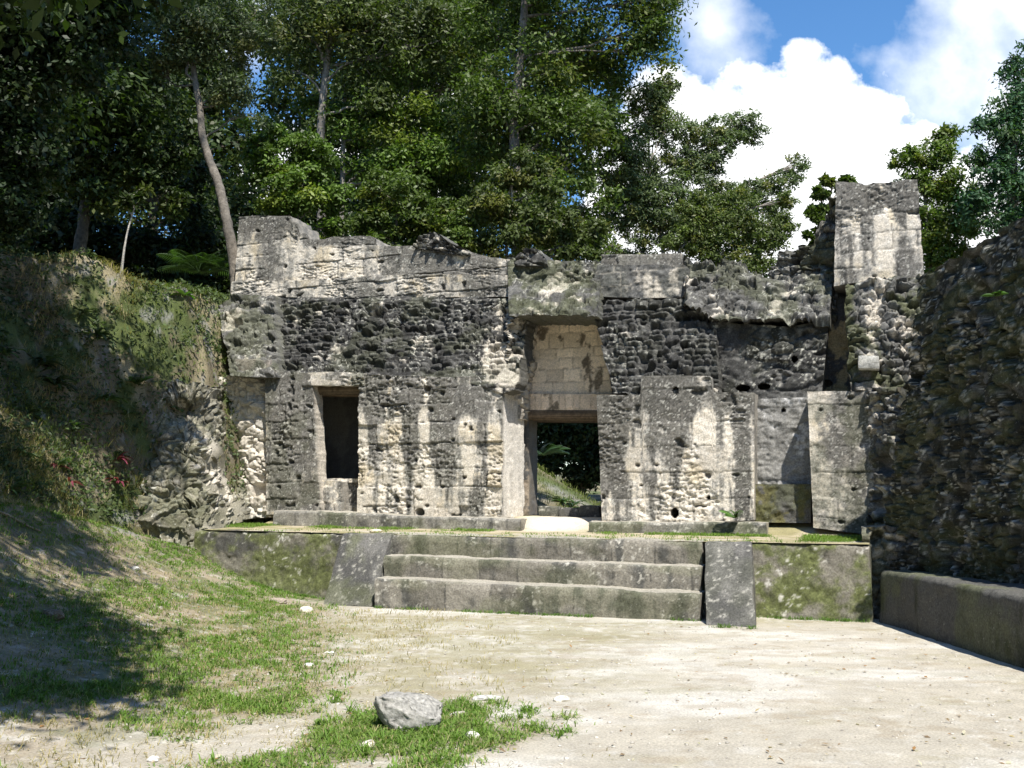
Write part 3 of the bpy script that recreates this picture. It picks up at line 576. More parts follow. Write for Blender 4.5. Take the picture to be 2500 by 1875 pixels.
# the room's other walls, floor to vault, coloured dark to deepen the room's shade
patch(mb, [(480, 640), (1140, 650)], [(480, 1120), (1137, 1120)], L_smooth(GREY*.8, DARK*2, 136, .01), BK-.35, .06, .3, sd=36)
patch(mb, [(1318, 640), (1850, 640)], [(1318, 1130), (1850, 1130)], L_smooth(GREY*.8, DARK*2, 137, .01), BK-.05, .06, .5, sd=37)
for a, b in ((480, 1142), (1142, 1320), (1318, 1850)):       # roof slabs added to keep sky light out of the room
    za = 5.15; ua = FA.uw(FA.P(a, 900, -1))[0]; ub = FA.uw(FA.P(b, 900, -1))[0]
    boxy(mb, [FA.W(ua, -1.25, za-.25), FA.W(ub, -1.25, za-.25), FA.W(ub, -2.3, za-.25), FA.W(ua, -2.3, za-.25), FA.W(ua, -1.25, za), FA.W(ub, -1.25, za), FA.W(ub, -2.3, za), FA.W(ua, -2.3, za)], .12, col3(GREY*.5, 138), .02, 38)
ua = FA.uw(FA.P(1084, 900, -1))[0]-.1                 # cross walls at both sides of the bay
for u0, v0 in ((ua-.25, -1.15), (FA.uw(FA.P(1301, 900, 0))[0]+.3, -1.15), (FA.uw(FA.P(545, 900, 0))[0]-.2, -.4)):
    boxy(mb, [FA.W(u0, v0, .9), FA.W(u0+.25, v0, .9), FA.W(u0+.25, -2.2, .9), FA.W(u0, -2.2, .9), FA.W(u0, v0, 5), FA.W(u0+.25, v0, 5), FA.W(u0+.25, -2.2, 5), FA.W(u0, -2.2, 5)], .1, col3(GREY*.8, 139), .02, 39)
mb.build('inner_wall', M_clean, ruin)
# low sill stones in the doorway
mb = MB(); 
for a, b, sd in ((1162, 1205, 1), (1206, 1252, 2), (1250, 1296, 3)):
    q = [FA.P(a, 1118, -1.1), FA.P(b, 1119, -1.1), FA.P(b, 1119, -1.1)-FA.n*.35, FA.P(a, 1118, -1.1)-FA.n*.35]
    boxy(mb, q+[x+np.array([0, 0, .17+.03*sd % .05]) for x in q], .03, col3(GREY*.5, 140+sd), .03, 40+sd, 4.)
mb.build('threshold', M_stone, ruin)
# plinth along the foot of the walls
def plinth(a, b, p, hgt, sd):
    mb = MB(); A = FA.P(a[0], a[1], p); B = FA.P(b[0], b[1], p)
    sweep(mb, A, B, [(.02, -hgt), (.015, -.03), (-.02, 0), (-.3, .005)], .02, step_col(sd, .52, .35, True, np.array([.2, .19, .165])), .025, sd, FA.n, sc=3); mb.build('plinth', M_stone, ruin)
plinth((592, 1104), (770, 1106), .3, .36, 141); plinth((766, 1109), (1125, 1121), .28, .36, 142); plinth((1272, 1127), (1655, 1129), .3, .36, 143)
# recessed wall and niche at the right
mb = MB()
patch(mb, [(1536, 690), (1600, 700), (1700, 706), (1790, 692)], [(1540, 852), (1640, 856), (1775, 856)], L_rubble(.5, .4, .05, 151, .03, DARK*.75, -.12, .15, None, [(1580, 745, 25, 30, .4), (1560, 700, 40, 14, .5), (1700, 790, 12, 12, .4)], .05), -.62, .018, .5, mask=holes([(1605, 838, 16, 8), (1650, 835, 14, 8), (1716, 776, 8, 8)]), sd=51)  # base colour darkened for stains and for the stump's shadow on it
patch(mb, [(1620, 862), (1765, 858)], [(1620, 1048), (1765, 1048)], L_smooth(np.array([.50, .49, .47]), GREY*1.0, 152, .03, .53, 1.8, (.7, .45), None, .0, [(1720, 880, 60, 14, .2), (1690, 1010, 60, 40, .10)]), -.46, .018, .4, mask=holes([(1737-47+2, 886, 6, 5)]), sd=52)
patch(mb, [(1622, 846), (1780, 846)], [(1622, 864), (1780, 862)], L_smooth(GREY*.7, DARK*1.5, 153, .03, .5, 2), -.50, .02, .5, sd=53)  # dark strip: shadow at the niche top put into the colour
patch(mb, [(1622, 1046), (1752, 1046)], [(1622, 1128), (1752, 1130)], L_smooth(np.array([.13, .12, .055]), GREY*.5, 154, .03, .55, 2, None, None, .5), -.2, .02, .6, sd=54)
mb.build('niche_wall', M_stone, ruin)
mb = MB()
patch(mb, [(1744, 846), (1800, 845), (1862, 845), (1900, 838)], [(1757, 1140), (1820, 1148), (1896, 1158)], L_block(.42, .6, 155, .02, .02, .028, .52, .3, None, .35, [(1895, 960, 18, 200, -.6), (1820, 1060, 50, 40, -.4), (1800, 960, 30, 40, .3)]), .12, .018, 1.0, mask=None, edge=1.5, sd=55)
mb.build('pier', M_stone, ruin)['label'] = 'square mossy stone pier right of the niche'
# deep shaded recess above pier and pale plaster strip
mb = MB()
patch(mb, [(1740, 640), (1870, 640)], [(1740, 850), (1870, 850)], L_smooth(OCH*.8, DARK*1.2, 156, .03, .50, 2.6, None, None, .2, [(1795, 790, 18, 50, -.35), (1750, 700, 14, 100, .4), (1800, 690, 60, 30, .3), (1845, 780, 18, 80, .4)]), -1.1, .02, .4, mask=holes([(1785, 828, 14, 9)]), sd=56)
mb.build('recess_wall', M_stone, ruin)
mb = MB()
patch(mb, [(1826, 625), (1860, 612), (1930, 606), (2010, 596)], [(1836, 850), (1900, 846), (1985, 846)],
      L_rubble(.26, .17, .15, 157, .12, GREY*.6, .25, .85, None, [(1885, 680, 16, 70, 1.), (1905, 640, 14, 30, .9), (1950, 700, 25, 50, .4), (1880, 780, 26, 14, .9)], .12), rampy([(596, -.55), (700, -.25), (850, .05)]), .018, .9, edge=8, sd=57)
patch(mb, [(1880, 836), (1985, 836)], [(1885, 1160), (2010, 1330)], L_rubble(.22, .2, .11, 158, .1, GREY*.6, .22, .6, None, [(1895, 900, 18, 60, .6), (1920, 1100, 30, 80, .25)], .08), lambda X, Y, S, T: .15+.9*sm(1100, 1250, Y)*0+.6*S, .02, .6, edge=6, sd=58)
patch(mb, [(1862, 1140), (1900, 1136), (1960, 1140)], [(1866, 1345), (1960, 1345)], L_rubble(.2, .2, .10, 159, .1, GREY*.6, .15, .6, None, None, .06), 1.55, .02, .8, edge=5, sd=59)
mb.build('rubble_pier', M_stone, ruin)['label'] = 'rough mossy rubble mass between the pier and the side wall'
mb = MB(); q = [FA.P(x, 796, pp) for x, pp in ((1854, .3), (1900, .3))]; q = [q[0], q[1], q[1]-FA.n*.5, q[0]-FA.n*.5]
boxy(mb, q+[x+np.array([0, 0, .20]) for x in q], .02, col3(np.array([.5, .49, .45]), 160, GREY, .45, .1), .02, 60, 4); mb.build('corbel', M_stone, ruin)
# tower-like wall stump at the right
mb = MB()
patch(mb, [(1806, 392), (1850, 394), (1866, 397), (1930, 391), (1982, 388)], [(1801, 618), (1860, 608), (1930, 603), (1996, 598)],
      L_block(.33, .55, 161, .02, .015, .022, .36, .6, (.9, 478, 50), .0, [(1955, 470, 18, 60, .35), (1880, 480, 22, 60, .35), (1830, 420, 40, 18, .3), (1920, 470, 14, 50, -.6), (1970, 520, 18, 80, -.35), (1960, 585, 30, 12, .3)]), -.62, .018, 1.0, edge=3, sd=61)
mb.build('wall_stump', M_stone, ruin)['label'] = 'tall pale block stump standing above the wall at the right'
mb = MB()
patch(mb, [(1670, 592), (1684, 545), (1704, 536), (1760, 528), (1778, 470), (1794, 430), (1812, 400)], [(1670, 600), (1740, 640), (1812, 700)], L_rubble(.22, .13, .13, 162, .14, GREY*.5, .0, .6, None, None, .08), lambda X, Y, S, T: -1.45+.35*S, .02, .7, edge=4, sd=62)
mb.build('rubble_flank', M_stone, ruin)
# broken left end of the building
mb = MB()
patch(mb, [(440, 830), (506, 808), (540, 806), (582, 810)], [(430, 1122), (520, 1122), (590, 1116)],
      L_rubble(.2, .13, .10, 171, .05, PALE*1.1, .8, .0, None, [(520, 1080, 80, 40, .5)], .10), lambda X, Y, S, T: -.20+.15*sm(1040, 1110, Y)-.22*np.exp(-(((X-500)/18)**2+((Y-990)/50)**2)), .018, .5, edge=5, sd=71)
mb.build('broken_end_wall', M_clean, ruin)['label'] = 'white freshly broken masonry at the left end of the wall'
mb = MB(); q = [FA.P(508, 806, .12), FA.P(580, 806, .12)]; q = [q[0], q[1], q[1]-FA.n*.7, q[0]-FA.n*.7]
boxy(mb, q+[x+np.array([0, 0, .27]) for x in q], .02, col3(np.array([.25, .22, .19]), 172, DARK*1.6, .5, .3), .05, 72, 4); mb.build('slab', M_stone, ruin)
mb = MB()
patch(mb, [(470, 668), (510, 636), (590, 640)], [(500, 812), (545, 815), (600, 815)], L_rubble(.24, .16, .06, 173, .1, GREY*.5, .06, .5, None, [(500, 690, 25, 25, .5)], .05), lambda X, Y, S, T: np.interp(Y, [640, 810], [-.75, .12])+.1*(1-S), .018, .6, edge=6, sd=73)
mb.build('rubble_corner', M_stone, ruin)
# eroded masonry bank left of the building
def pbank(X, Y, S, T): return np.interp(X, [150, 300, 425, 455, 480, 505, 540], [2.5, 2.25, 1.95, 1.45, .85, .35, .0])-1.0*T-.45*blob(X, Y, [(400, 890, 35, 22, 1), (425, 900, 20, 40, .8), (490, 1000, 22, 60, .9), (395, 1050, 8, 30, .5), (330, 960, 12, 14, .4)])
mb = MB()
patch(mb, [(225, 930), (262, 880), (300, 845), (360, 822), (430, 828), (500, 850), (540, 905)], [(150, 1130), (230, 1150), (320, 1185), (400, 1215), (436, 1220), (466, 1150), (500, 1132), (530, 1126)],
      L_rubble(.26, .24, .075, 174, .14, np.array([.21, .195, .145]), .08, .5, None, [(430, 980, 30, 60, .5), (470, 1060, 40, 50, .6), (350, 900, 60, 20, -.2)], .09), pbank, .011, .08, edge=7, sd=74)
bank = mb.build('eroded_masonry', M_stone); tag(bank, 'lumpy eroded masonry bank with hollows at the foot of the grassy mound', 'masonry bank')

# ------------------------------------------------------------------ side wall with bench at the right
RW = Pl((5.15, 13.7), R(80))
side = thing('side_wall', 'tall shaded mossy rubble wall running towards the viewer along the right side', 'wall', (5.6, 11.5, 0))
mb = MB()
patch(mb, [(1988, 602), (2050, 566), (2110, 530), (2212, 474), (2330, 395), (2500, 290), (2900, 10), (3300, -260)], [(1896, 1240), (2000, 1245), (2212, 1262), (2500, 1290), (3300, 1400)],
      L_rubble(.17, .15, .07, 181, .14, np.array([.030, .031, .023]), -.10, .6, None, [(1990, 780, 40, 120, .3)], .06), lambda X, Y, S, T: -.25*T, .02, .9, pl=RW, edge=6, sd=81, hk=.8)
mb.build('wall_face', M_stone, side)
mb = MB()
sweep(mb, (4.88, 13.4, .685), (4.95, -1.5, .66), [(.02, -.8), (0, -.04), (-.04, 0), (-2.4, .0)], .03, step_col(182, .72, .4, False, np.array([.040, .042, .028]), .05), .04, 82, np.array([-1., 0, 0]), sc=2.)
mb.build('bench', M_stone, side)

# ------------------------------------------------------------------ leaves, trees
rng = np.random.default_rng(7)
def leaves(mb, C, N, size, asp, cols, rg=rng, droop=0.):
    """one diamond leaf, folded, at every centre C with normal N"""
    n = len(C); N = N/np.linalg.norm(N, axis=1, keepdims=True); a = rg.normal(size=(n, 3)); a[:, 2] -= droop
    a = a-N*np.sum(a*N, 1, keepdims=True); a /= np.linalg.norm(a, axis=1, keepdims=True); b = np.cross(N, a)
    L_ = size*(.6+.8*rg.random((n, 1))); W = L_*asp
    V = np.stack([C, C+a*L_*.5+b*W*.5+N*W*.12, C+a*L_, C+a*L_*.5-b*W*.5+N*W*.12], 1)
    i = np.arange(n)[:, None]*4+np.arange(4); mb.add(V.reshape(-1, 3), i, np.repeat(cols, 4, 0))
def tube(mb, pts, rad, col, k=9, sd=0, lump=.12):
    pts = np.array(pts, float); rad = np.array(rad, float); n = len(pts)
    d = np.gradient(pts, axis=0); d /= np.linalg.norm(d, axis=1, keepdims=True)+1e-9
    ref = np.array([.31, .95, .05]); a = np.cross(d, ref); a /= np.linalg.norm(a, axis=1, keepdims=True)+1e-9; b = np.cross(d, a)
    t = np.linspace(0, 2*math.pi, k+1)[:-1]
    P_ = pts[:, None]+rad[:, None, None]*(1+lump*(rng.random((n, k, 1))-.5)*2)*(np.cos(t)[None, :, None]*a[:, None]+np.sin(t)[None, :, None]*b[:, None])
    i = np.arange(n*k).reshape(n, k); j = np.roll(i, -1, 1); q = np.stack([i[:-1], j[:-1], j[1:], i[1:]], -1).reshape(-1, 4)
    u = P_[..., 0]; w = P_[..., 2]; nn = fbm(u*7, P_[..., 1]*7, w*1.8, 3, 77)
    mb.add(P_, q, (np.array(col)*(.55+.9*nn[..., None])))
def smooth_path(pts, n=8):
    pts = np.array(pts, float); s = np.concatenate([[0], np.cumsum(np.linalg.norm(np.diff(pts, axis=0), axis=1))]); q = np.linspace(0, s[-1], max(3, (len(pts)-1)*n+1))
    out = np.stack([np.interp(q, s, pts[:, i]) for i in range(3)], 1)
    for _ in range(n//2): out[1:-1] = (out[:-2]+out[2:]+2*out[1:-1])/4
    return out
def at(x, y, d):
    rx, ry, rz = ray(x, y); t = d/ry; return np.array([rx*t, d, CAMH+rz*t])
GR = dict(deep=(.038, .060, .014), mid=(.064, .096, .017), fresh=(.080, .130, .020), olive=(.064, .085, .022), blue=(.036, .075, .034), grey=(.072, .095, .040), dark=(.022, .040, .014))
def tree(name, label, d, trunk, r0, blobs, leafn, kind='mid', lsize=.10, asp=.45, clump=.5, bark=(.20, .17, .13), group=None, twigs=6, hang=0., seed=0, dz=.8, cat='tree', gap=.55, top=None, airy=1.):
    """trunk: pixel outline of the bole at depth d; blobs: crown masses (x, y, r pixels, depth offset, weight)"""
    rg = np.random.default_rng(1000+seed)
    tp = [at(x, y, d+(q[0] if q else 0)) for x, y, *q in trunk]
    base = tp[0].copy(); gz = float(zt(base[0], base[1], False)); 
    if base[2] > gz+.1: base[2] = gz-.1; tp = [base]+tp
    root = thing(name, label, cat, tuple(tp[0]), group)
    mb = MB(); path = smooth_path(tp, 8); rr = np.linspace(r0, r0*.35, len(path))*(1+.5*np.exp(-np.arange(len(path))/3.)); tube(mb, path, rr, bark, 10)
    mt = mb.build('trunk', M_bark, root)
    lb = MB(); bb = MB(); base_c = np.array(GR[kind])*(1.4 if airy > 1 else 1.); tot = sum(b[2]**2*(b[4] if len(b) > 4 else 1) for b in blobs)
    for b in blobs:
        x, y, r = b[:3]; do = b[3] if len(b) > 3 else 0; wgt = b[4] if len(b) > 4 else 1
        cen = at(x, y, d+do); Rr = r*K/995.6*(d+do); n = int(leafn*r*r*wgt/tot)
        if n < 30: continue
        k = max(4, int(n/(250 if r > 45 else 120)*airy)); 
        v = rg.normal(size=(k, 3)); v /= np.linalg.norm(v, axis=1, keepdims=True); rad = Rr*rg.random((k, 1))**.42; cc = cen+v*rad*np.array([1, dz, .9])
        # branches: from the nearest place on the trunk to the mass, then twigs to the clumps
        j = int(np.argmin(np.linalg.norm(path-(cen-np.array([0, 0, Rr*.9])), axis=1))); s0 = path[j]
        mid = (s0+cen)/2+rg.normal(size=3)*Rr*.18-np.array([0, 0, Rr*.1]); br = smooth_path([s0, mid, cen], 6); br += rg.normal(size=br.shape)*Rr*.02; r1 = max(.02, min(rr[j]*.55, Rr*.05))
        tube(bb, br, np.linspace(r1, r1*.4, len(br)), bark, 6)
        for q in rg.permutation(k)[:max(3, min(k, twigs))]:
            tw = smooth_path([br[len(br)*2//3], (br[-1]+cc[q])/2+rg.normal(size=3)*Rr*.12, cc[q]], 4); tube(bb, tw, np.linspace(r1*.4, .008, len(tw)), bark, 4)
        m = n//k; cs = np.repeat(cc, m, 0); kr = clump*(.6+.8*rg.random((k, 1)))*min(1.2, Rr); 
        off = rg.normal(size=(k*m, 3))*np.array([.46, .46, .25]); ofr = np.repeat(kr, m, 0)
        off[:, 2] -= .25*(off[:, 0]**2+off[:, 1]**2)
        C = cs+off*ofr; 
        if hang: C[:, 2] -= hang*rg.random(len(C))**3
        nv = off*np.array([.6, .6, .7])+np.array([0, -.15, .55])+rg.normal(size=off.shape)*.55
        tint = np.repeat(.7+.6*rg.random((k, 1)), m, 0)*(.75+.5*rg.random((k*m, 1))); cl = base_c*tint
        yel = np.repeat(rg.random((k, 1)) < .15, m, 0); cl = np.where(yel, cl*np.array([1.5, 1.2, .9]), cl)
        leaves(lb, C, nv, lsize*1.15, asp*1.05, cl, rg)
    bb.build('limbs', M_bark, root); lb.build('crown', M_leaf, root, smooth=False); return root
T = 'tall forest trees behind the ruin'
# tall trees behind the middle
tree('forest_tree', 'tall dark green tree whose crown fills the top centre right up to the open sky', 25, [(1120, 560), (1115, 420), (1108, 260), (1125, 110), (1135, 0), (1140, -120)], .22,
     [(1380, 60, 95), (1300, 120, 110, 1), (1400, 0, 80), (1200, 60, 120, .5), (1120, 160, 120), (1290, 240, 80, .8), (1220, 250, 110), (1100, 300, 110, 1), (1240, 350, 95), (1140, 420, 110, -.5), (1270, 450, 70), (1060, 60, 110, 1), (1340, -60, 120), (1180, -80, 140), (1060, 200, 90), (1410, 110, 55), (1250, 520, 60, -.5), (1190, 500, 80, -.6)], 56000, 'mid', .115, .42, .55, (.16, .14, .12), T, 8, .1, 1)
tree('forest_tree', 'tall tree with pale smooth double trunk rising behind the left parapet', 27, [(690, 560), (698, 400), (690, 300), (702, 170), (712, 90), (735, -40)], .2,
     [(760, 60, 110), (700, 0, 110), (820, 120, 90), (640, 60, 90), (860, 20, 110), (760, -60, 120), (620, 150, 60), (840, 210, 70), (930, 90, 90)], 26000, 'olive', .12, .4, .55, (.20, .18, .155), T, 8, .1, 2)
tree('forest_tree', 'slender pale trunked tree just right of the double trunk, behind the parapet', 27.5, [(735, 560), (740, 400), (742, 280), (748, 150), (760, 30)], .12,
     [(780, 250, 70), (850, 310, 90), (900, 240, 80), (700, 240, 60), (790, 360, 60), (820, 160, 80), (930, 330, 80)], 20000, 'fresh', .11, .42, .5, (.22, .20, .175), T, 6, .1, 3)
tree('forest_tree', 'leafy middle tree crowding the gap between the slender trunk and the central tree', 28.5, [(905, 560), (895, 420), (880, 250), (895, 140), (905, 20)], .16,
     [(960, 180, 100), (1000, 300, 100), (940, 400, 100), (1000, 0, 110), (880, 60, 100), (1020, 440, 90), (870, 460, 90), (960, 500, 80), (1050, 130, 90)], 34000, 'mid', .115, .42, .55, (.26, .23, .19), T, 6, .1, 4)
tree('understorey_tree', 'bright green bushy tree behind the tall left end of the parapet', 22.5, [(640, 560), (645, 500), (640, 430)], .09,
     [(640, 400, 75), (590, 360, 60), (690, 420, 60), (610, 460, 60), (680, 340, 50), (560, 300, 50), (700, 490, 50), (640, 300, 50)], 24000, 'fresh', .10, .4, .4, (.22, .2, .16), None, 5, .05, 5)
tree('understorey_tree', 'olive green bushy tree above the stepped middle of the parapet', 22.5, [(860, 560), (850, 510), (860, 450)], .08,
     [(800, 470, 55), (870, 430, 70), (940, 460, 60), (840, 510, 50), (920, 510, 50), (760, 520, 40), (980, 520, 45), (800, 400, 50)], 20000, 'mid', .095, .4, .4, (.22, .2, .16), None, 5, .05, 6)
tree('understorey_tree', 'dark bushy tree behind the rubble top over the doorway', 22.5, [(1100, 600), (1090, 520), (1110, 450), (1105, 400)], .08,
     [(1060, 440, 70), (1130, 480, 70), (1200, 460, 65), (1040, 520, 60), (1230, 530, 55), (1290, 500, 50), (1110, 370, 60), (1190, 380, 60), (1270, 545, 45), (1150, 545, 45)], 24000, 'olive', .095, .4, .4, (.3, .27, .22), None, 6, .05, 7)
# second row, further away
for i, (x, lab) in enumerate([(470, 'distant tall tree behind the leaning trunk'), (700, 'distant tall tree seen between the two pale trunks'), (930, 'distant tall tree filling the background left of centre'), (1130, 'distant tall tree in the background behind the central tree')]):
    tree('background_tree', lab, 36+2*(i % 2), [(x, 560), (x+8, 300), (x-6, 100), (x, -60)], .22, [(x+rng.integers(-130, 130), yy, 105) for yy in (-60, 20, 100, 180, 260, 340, 420, 500, 60, 220, 380, 300, 140)], 26000, 'deep', .22, .45, .9, (.12, .1, .08), 'distant trees of the second row', 4, .1, 20+i)
# left: leaning trunk and deep shade
tree('leaning_tree', 'tree with thick grey brown leaning trunk left of the parapet and pale bare twigs', 21, [(512, 640), (508, 570), (494, 500), (484, 450), (472, 395), (452, 345), (436, 290), (433, 240), (424, 190), (418, 150), (410, 60)], .135,
     [(420, 110, 80), (480, 60, 90), (360, 70, 80), (520, 160, 60), (560, 60, 80), (440, 20, 100), (340, 150, 60), (520, 240, 45, 0, .35), (480, 180, 60)], 24000, 'grey', .085, .33, .5, (.17, .15, .125), None, 14, .1, 8)
tree('shade_tree', 'big leaved dark tree at the left with glossy leaves catching light above the mound', 21, [(150, 640), (170, 560), (190, 400), (180, 200), (190, 60)], .14,
     [(330, 380, 60, .3), (290, 300, 80), (380, 330, 50, .3), (230, 400, 80), (300, 200, 80), (200, 260, 90), (120, 330, 90), (200, 120, 100), (90, 200, 90), (370, 420, 40, .2)], 34000, 'deep', .10, .5, .5, (.08, .07, .055), None, 6, .2, 9)
tree('shade_tree', 'dark tree crown filling the top left corner', 14, [(-90, 760), (-70, 500), (-40, 250), (20, 60)], .2,
     [(60, 60, 110), (160, 60, 120), (160, -20, 120), (20, 200, 110), (-60, 60, 150), (60, 330, 90), (-20, 420, 100), (260, -40, 100), (120, 120, 90), (-80, 250, 140)], 60000, 'dark', .085, .5, .5, (.06, .05, .04), None, 6, .2, 10)
tree('shade_tree', 'deeply shaded tree behind the mound at the far left', 24, [(30, 640), (40, 500), (30, 300), (60, 100)], .2,
     [(60, 420, 110), (170, 470, 90), (260, 500, 80), (40, 300, 110), (160, 340, 100), (20, 540, 90), (330, 540, 70), (120, 560, 80), (230, 580, 60), (400, 470, 70), (430, 380, 60), (390, 560, 50)], 30000, 'dark', .14, .45, .6, (.08, .07, .06), None, 6, .2, 11)
tree('shade_tree', 'dark leafy tree standing back in the shade behind the sapling', 28, [(330, 660), (322, 560), (335, 430), (350, 250)], .2,
     [(330, 250, 110), (420, 300, 80), (300, 400, 110), (420, 500, 90), (200, 150, 130), (340, 560, 90), (240, 560, 80), (520, 420, 80), (540, 300, 70), (480, 560, 60), (150, 420, 120), (30, 450, 130)], 30000, 'deep', .16, .45, .7, (.12, .1, .08), None, 4, .2, 12)
tree('sapling', 'thin pale forked sapling standing on top of the grassy mound', 19.6, [(255, 660), (262, 590), (268, 540), (275, 500), (290, 450)], .035, [(290, 420, 30), (270, 440, 22)], 500, 'deep', .12, .45, .3, (.42, .39, .34), None, 3, 0, 13)
tree('thicket_tree', 'dense dark thicket on the forest edge behind the fan palm', 25, [(430, 700), (430, 620), (435, 560)], .08, [(x, y, 60) for x, y in ((380, 620), (440, 600), (490, 630), (410, 680), (470, 690), (440, 540), (350, 680), (500, 560))], 18000, 'deep', .12, .45, .5, (.08, .07, .05), None, 4, .2, 31)
tree('thicket_tree', 'dense dark thicket behind the sapling and the mound crest', 26, [(250, 720), (250, 640), (255, 580)], .08, [(x, y, 65) for x, y in ((160, 620), (230, 600), (300, 620), (200, 680), (270, 680), (340, 620), (130, 560), (330, 560))], 18000, 'dark', .13, .45, .5, (.08, .07, .05), None, 4, .2, 32)
tree('thicket_tree', 'dense dark thicket on the forest edge at the far left', 25, [(50, 740), (50, 640), (55, 580)], .08, [(x, y, 70) for x, y in ((-20, 600), (40, 560), (100, 620), (20, 660), (90, 560), (-40, 520), (150, 600), (60, 620))], 18000, 'dark', .13, .45, .5, (.08, .07, .05), None, 4, .2, 33)
# right of centre: open crown against the cloud
tree('open_tree', 'airy open crowned tree against the white cloud right of centre', 27, [(1436, 600), (1432, 540), (1430, 490), (1418, 440), (1400, 390)], .12,
     [(1340, 300, 60), (1330, 380, 65), (1390, 220, 60), (1440, 270, 60), (1500, 300, 45), (1560, 290, 48), (1600, 268, 46), (1630, 290, 30), (1540, 340, 48), (1430, 350, 60), (1400, 420, 65), (1480, 420, 60), (1560, 420, 60), (1630, 420, 46), (1690, 390, 40), (1722, 355, 28), (1500, 360, 45), (1420, 200, 45), (1450, 480, 60), (1330, 470, 45), (1370, 540, 50), (1470, 340, 35), (1660, 450, 40), (1440, 180, 30), (1310, 540, 40), (1400, 480, 60), (1350, 430, 60), (1360, 340, 55), (1500, 490, 50)], 72000, 'grey', .088, .38, .36, (.30, .26, .22), None, 10, .05, 14, .7, airy=2.)
tree('open_tree', 'rounded olive green tree low against the cloud left of the block stump', 25, [(1462, 600), (1465, 545), (1480, 500), (1500, 470)], .11,
     [(1540, 500, 60), (1600, 480, 60), (1650, 520, 50), (1480, 520, 50), (1560, 550, 60), (1640, 570, 40), (1690, 490, 34), (1510, 450, 45), (1700, 430, 24), (1590, 430, 40)], 34000, 'olive', .082, .36, .38, (.34, .3, .26), None, 8, .05, 15, .7, airy=2.)
tree('young_tree', 'small leafy tree close behind the left side of the block stump', 20, [(1800, 600), (1800, 520), (1790, 450)], .05,
     [(1800, 395, 26), (1770, 420, 22), (1830, 385, 20), (1775, 480, 24), (1760, 510, 20), (1795, 450, 22), (1760, 455, 16), (1800, 530, 26)], 4200, 'mid', .10, .5, .28, (.3, .27, .22), None, 4, 0, 16)
tree('edge_tree', 'green tree with upright sprays directly right of the block stump', 24, [(2010, 640), (2005, 540), (2000, 440), (1990, 360)], .11,
     [(1950, 340, 28), (1990, 350, 38), (2040, 320, 40), (2045, 285, 28), (1975, 400, 44), (2030, 400, 50), (2060, 480, 60), (2010, 500, 50), (2020, 560, 45), (2090, 420, 50), (1985, 450, 34), (2080, 560, 50)], 24000, 'mid', .095, .38, .4, (.28, .24, .2), None, 8, .1, 17, airy=2.)
tree('edge_tree', 'tall blue green tree at the right edge of the picture', 22, [(2190, 620), (2180, 500), (2190, 350), (2200, 200)], .16,
     [(2190, 140, 34), (2212, 190, 50), (2170, 230, 44), (2130, 270, 34), (2180, 310, 60), (2140, 370, 55), (2210, 400, 70), (2120, 440, 50), (2190, 480, 60), (2260, 250, 100), (2280, 120, 80), (2110, 330, 34), (2280, 400, 100)], 32000, 'blue', .095, .36, .45, (.25, .22, .18), None, 8, .15, 18, airy=2.)
# jungle seen through the doorway
tree('understorey_tree', 'dark jungle shrub filling the view through the doorway', 31, [(1260, 1100), (1255, 1010), (1260, 940)], .08, [(1200, 940, 50), (1260, 960, 60), (1310, 920, 60), (1180, 1000, 40), (1300, 1010, 50), (1230, 890, 60), (1330, 980, 50), (1160, 900, 60), (1240, 1030, 40), (1220, 960, 50), (1290, 960, 50), (1250, 920, 50)], 34000, 'dark', .14, .4, .5, (.08, .07, .05), None, 4, .1, 19)

tree('understorey_tree', 'dark jungle shrub beyond the doorway, hidden behind the right hand wall', 33, [(1400, 1100), (1400, 1000), (1400, 940)], .08, [(1340, 1000, 60), (1400, 940, 70), (1460, 1000, 70), (1400, 1040, 60), (1520, 960, 70), (1340, 900, 60), (1470, 900, 60), (1560, 1030, 60)], 20000, 'dark', .15, .4, .5, (.08, .07, .05), None, 4, .1, 34)

# off-frame trees at the left whose crowns shade the slope
def shade(name, label, loc, H, blobs, n, seed, ls=.17):
    rg = np.random.default_rng(seed); loc = np.array(loc, float); loc[2] = zt(loc[0], loc[1], False)
    root = thing(name, label, 'tree', tuple(loc), None); mb = MB(); p = smooth_path([loc-[0, 0, .2], loc+[.3, .2, H*.3], loc+[.1, .5, H*.6], loc+[.5, .4, H*.85]], 8); tube(mb, p, np.linspace(.3, .1, len(p)), (.2, .17, .13), 12); mb.build('trunk', M_bark, root)
    lb = MB(); bb = MB()
    for (x, y, z, r) in blobs:
        cen = np.array([x, y, z], float); k = 26; v = rg.normal(size=(k, 3)); v /= np.linalg.norm(v, axis=1, keepdims=True); cc = cen+v*r*rg.random((k, 1))**.45*np.array([1, 1, .6])
        s = smooth_path([p[len(p)//2+rg.integers(0, len(p)//2-1)], cen], 6); tube(bb, s, np.linspace(.09, .02, len(s)), (.2, .17, .13), 6)
        m = n//(k*len(blobs)); cs = np.repeat(cc, m, 0); off = rg.normal(size=(k*m, 3))*np.array([.5, .5, .25]); C = cs+off
        leaves(lb, C, off+[0, 0, .8]+rg.normal(size=off.shape)*.4, ls, .5, np.array(GR['deep'])*(.6+.8*rg.random((k*m, 1))), rg)
    bb.build('limbs', M_bark, root); lb.build('crown', M_leaf, root, smooth=False)
def above(x, y, z, hgt):
    """a place hgt above the terrain point seen at (x, y), along the sun's direction"""
    g_ = G(x, y, z); return g_+SUN/SUN[2]*hgt
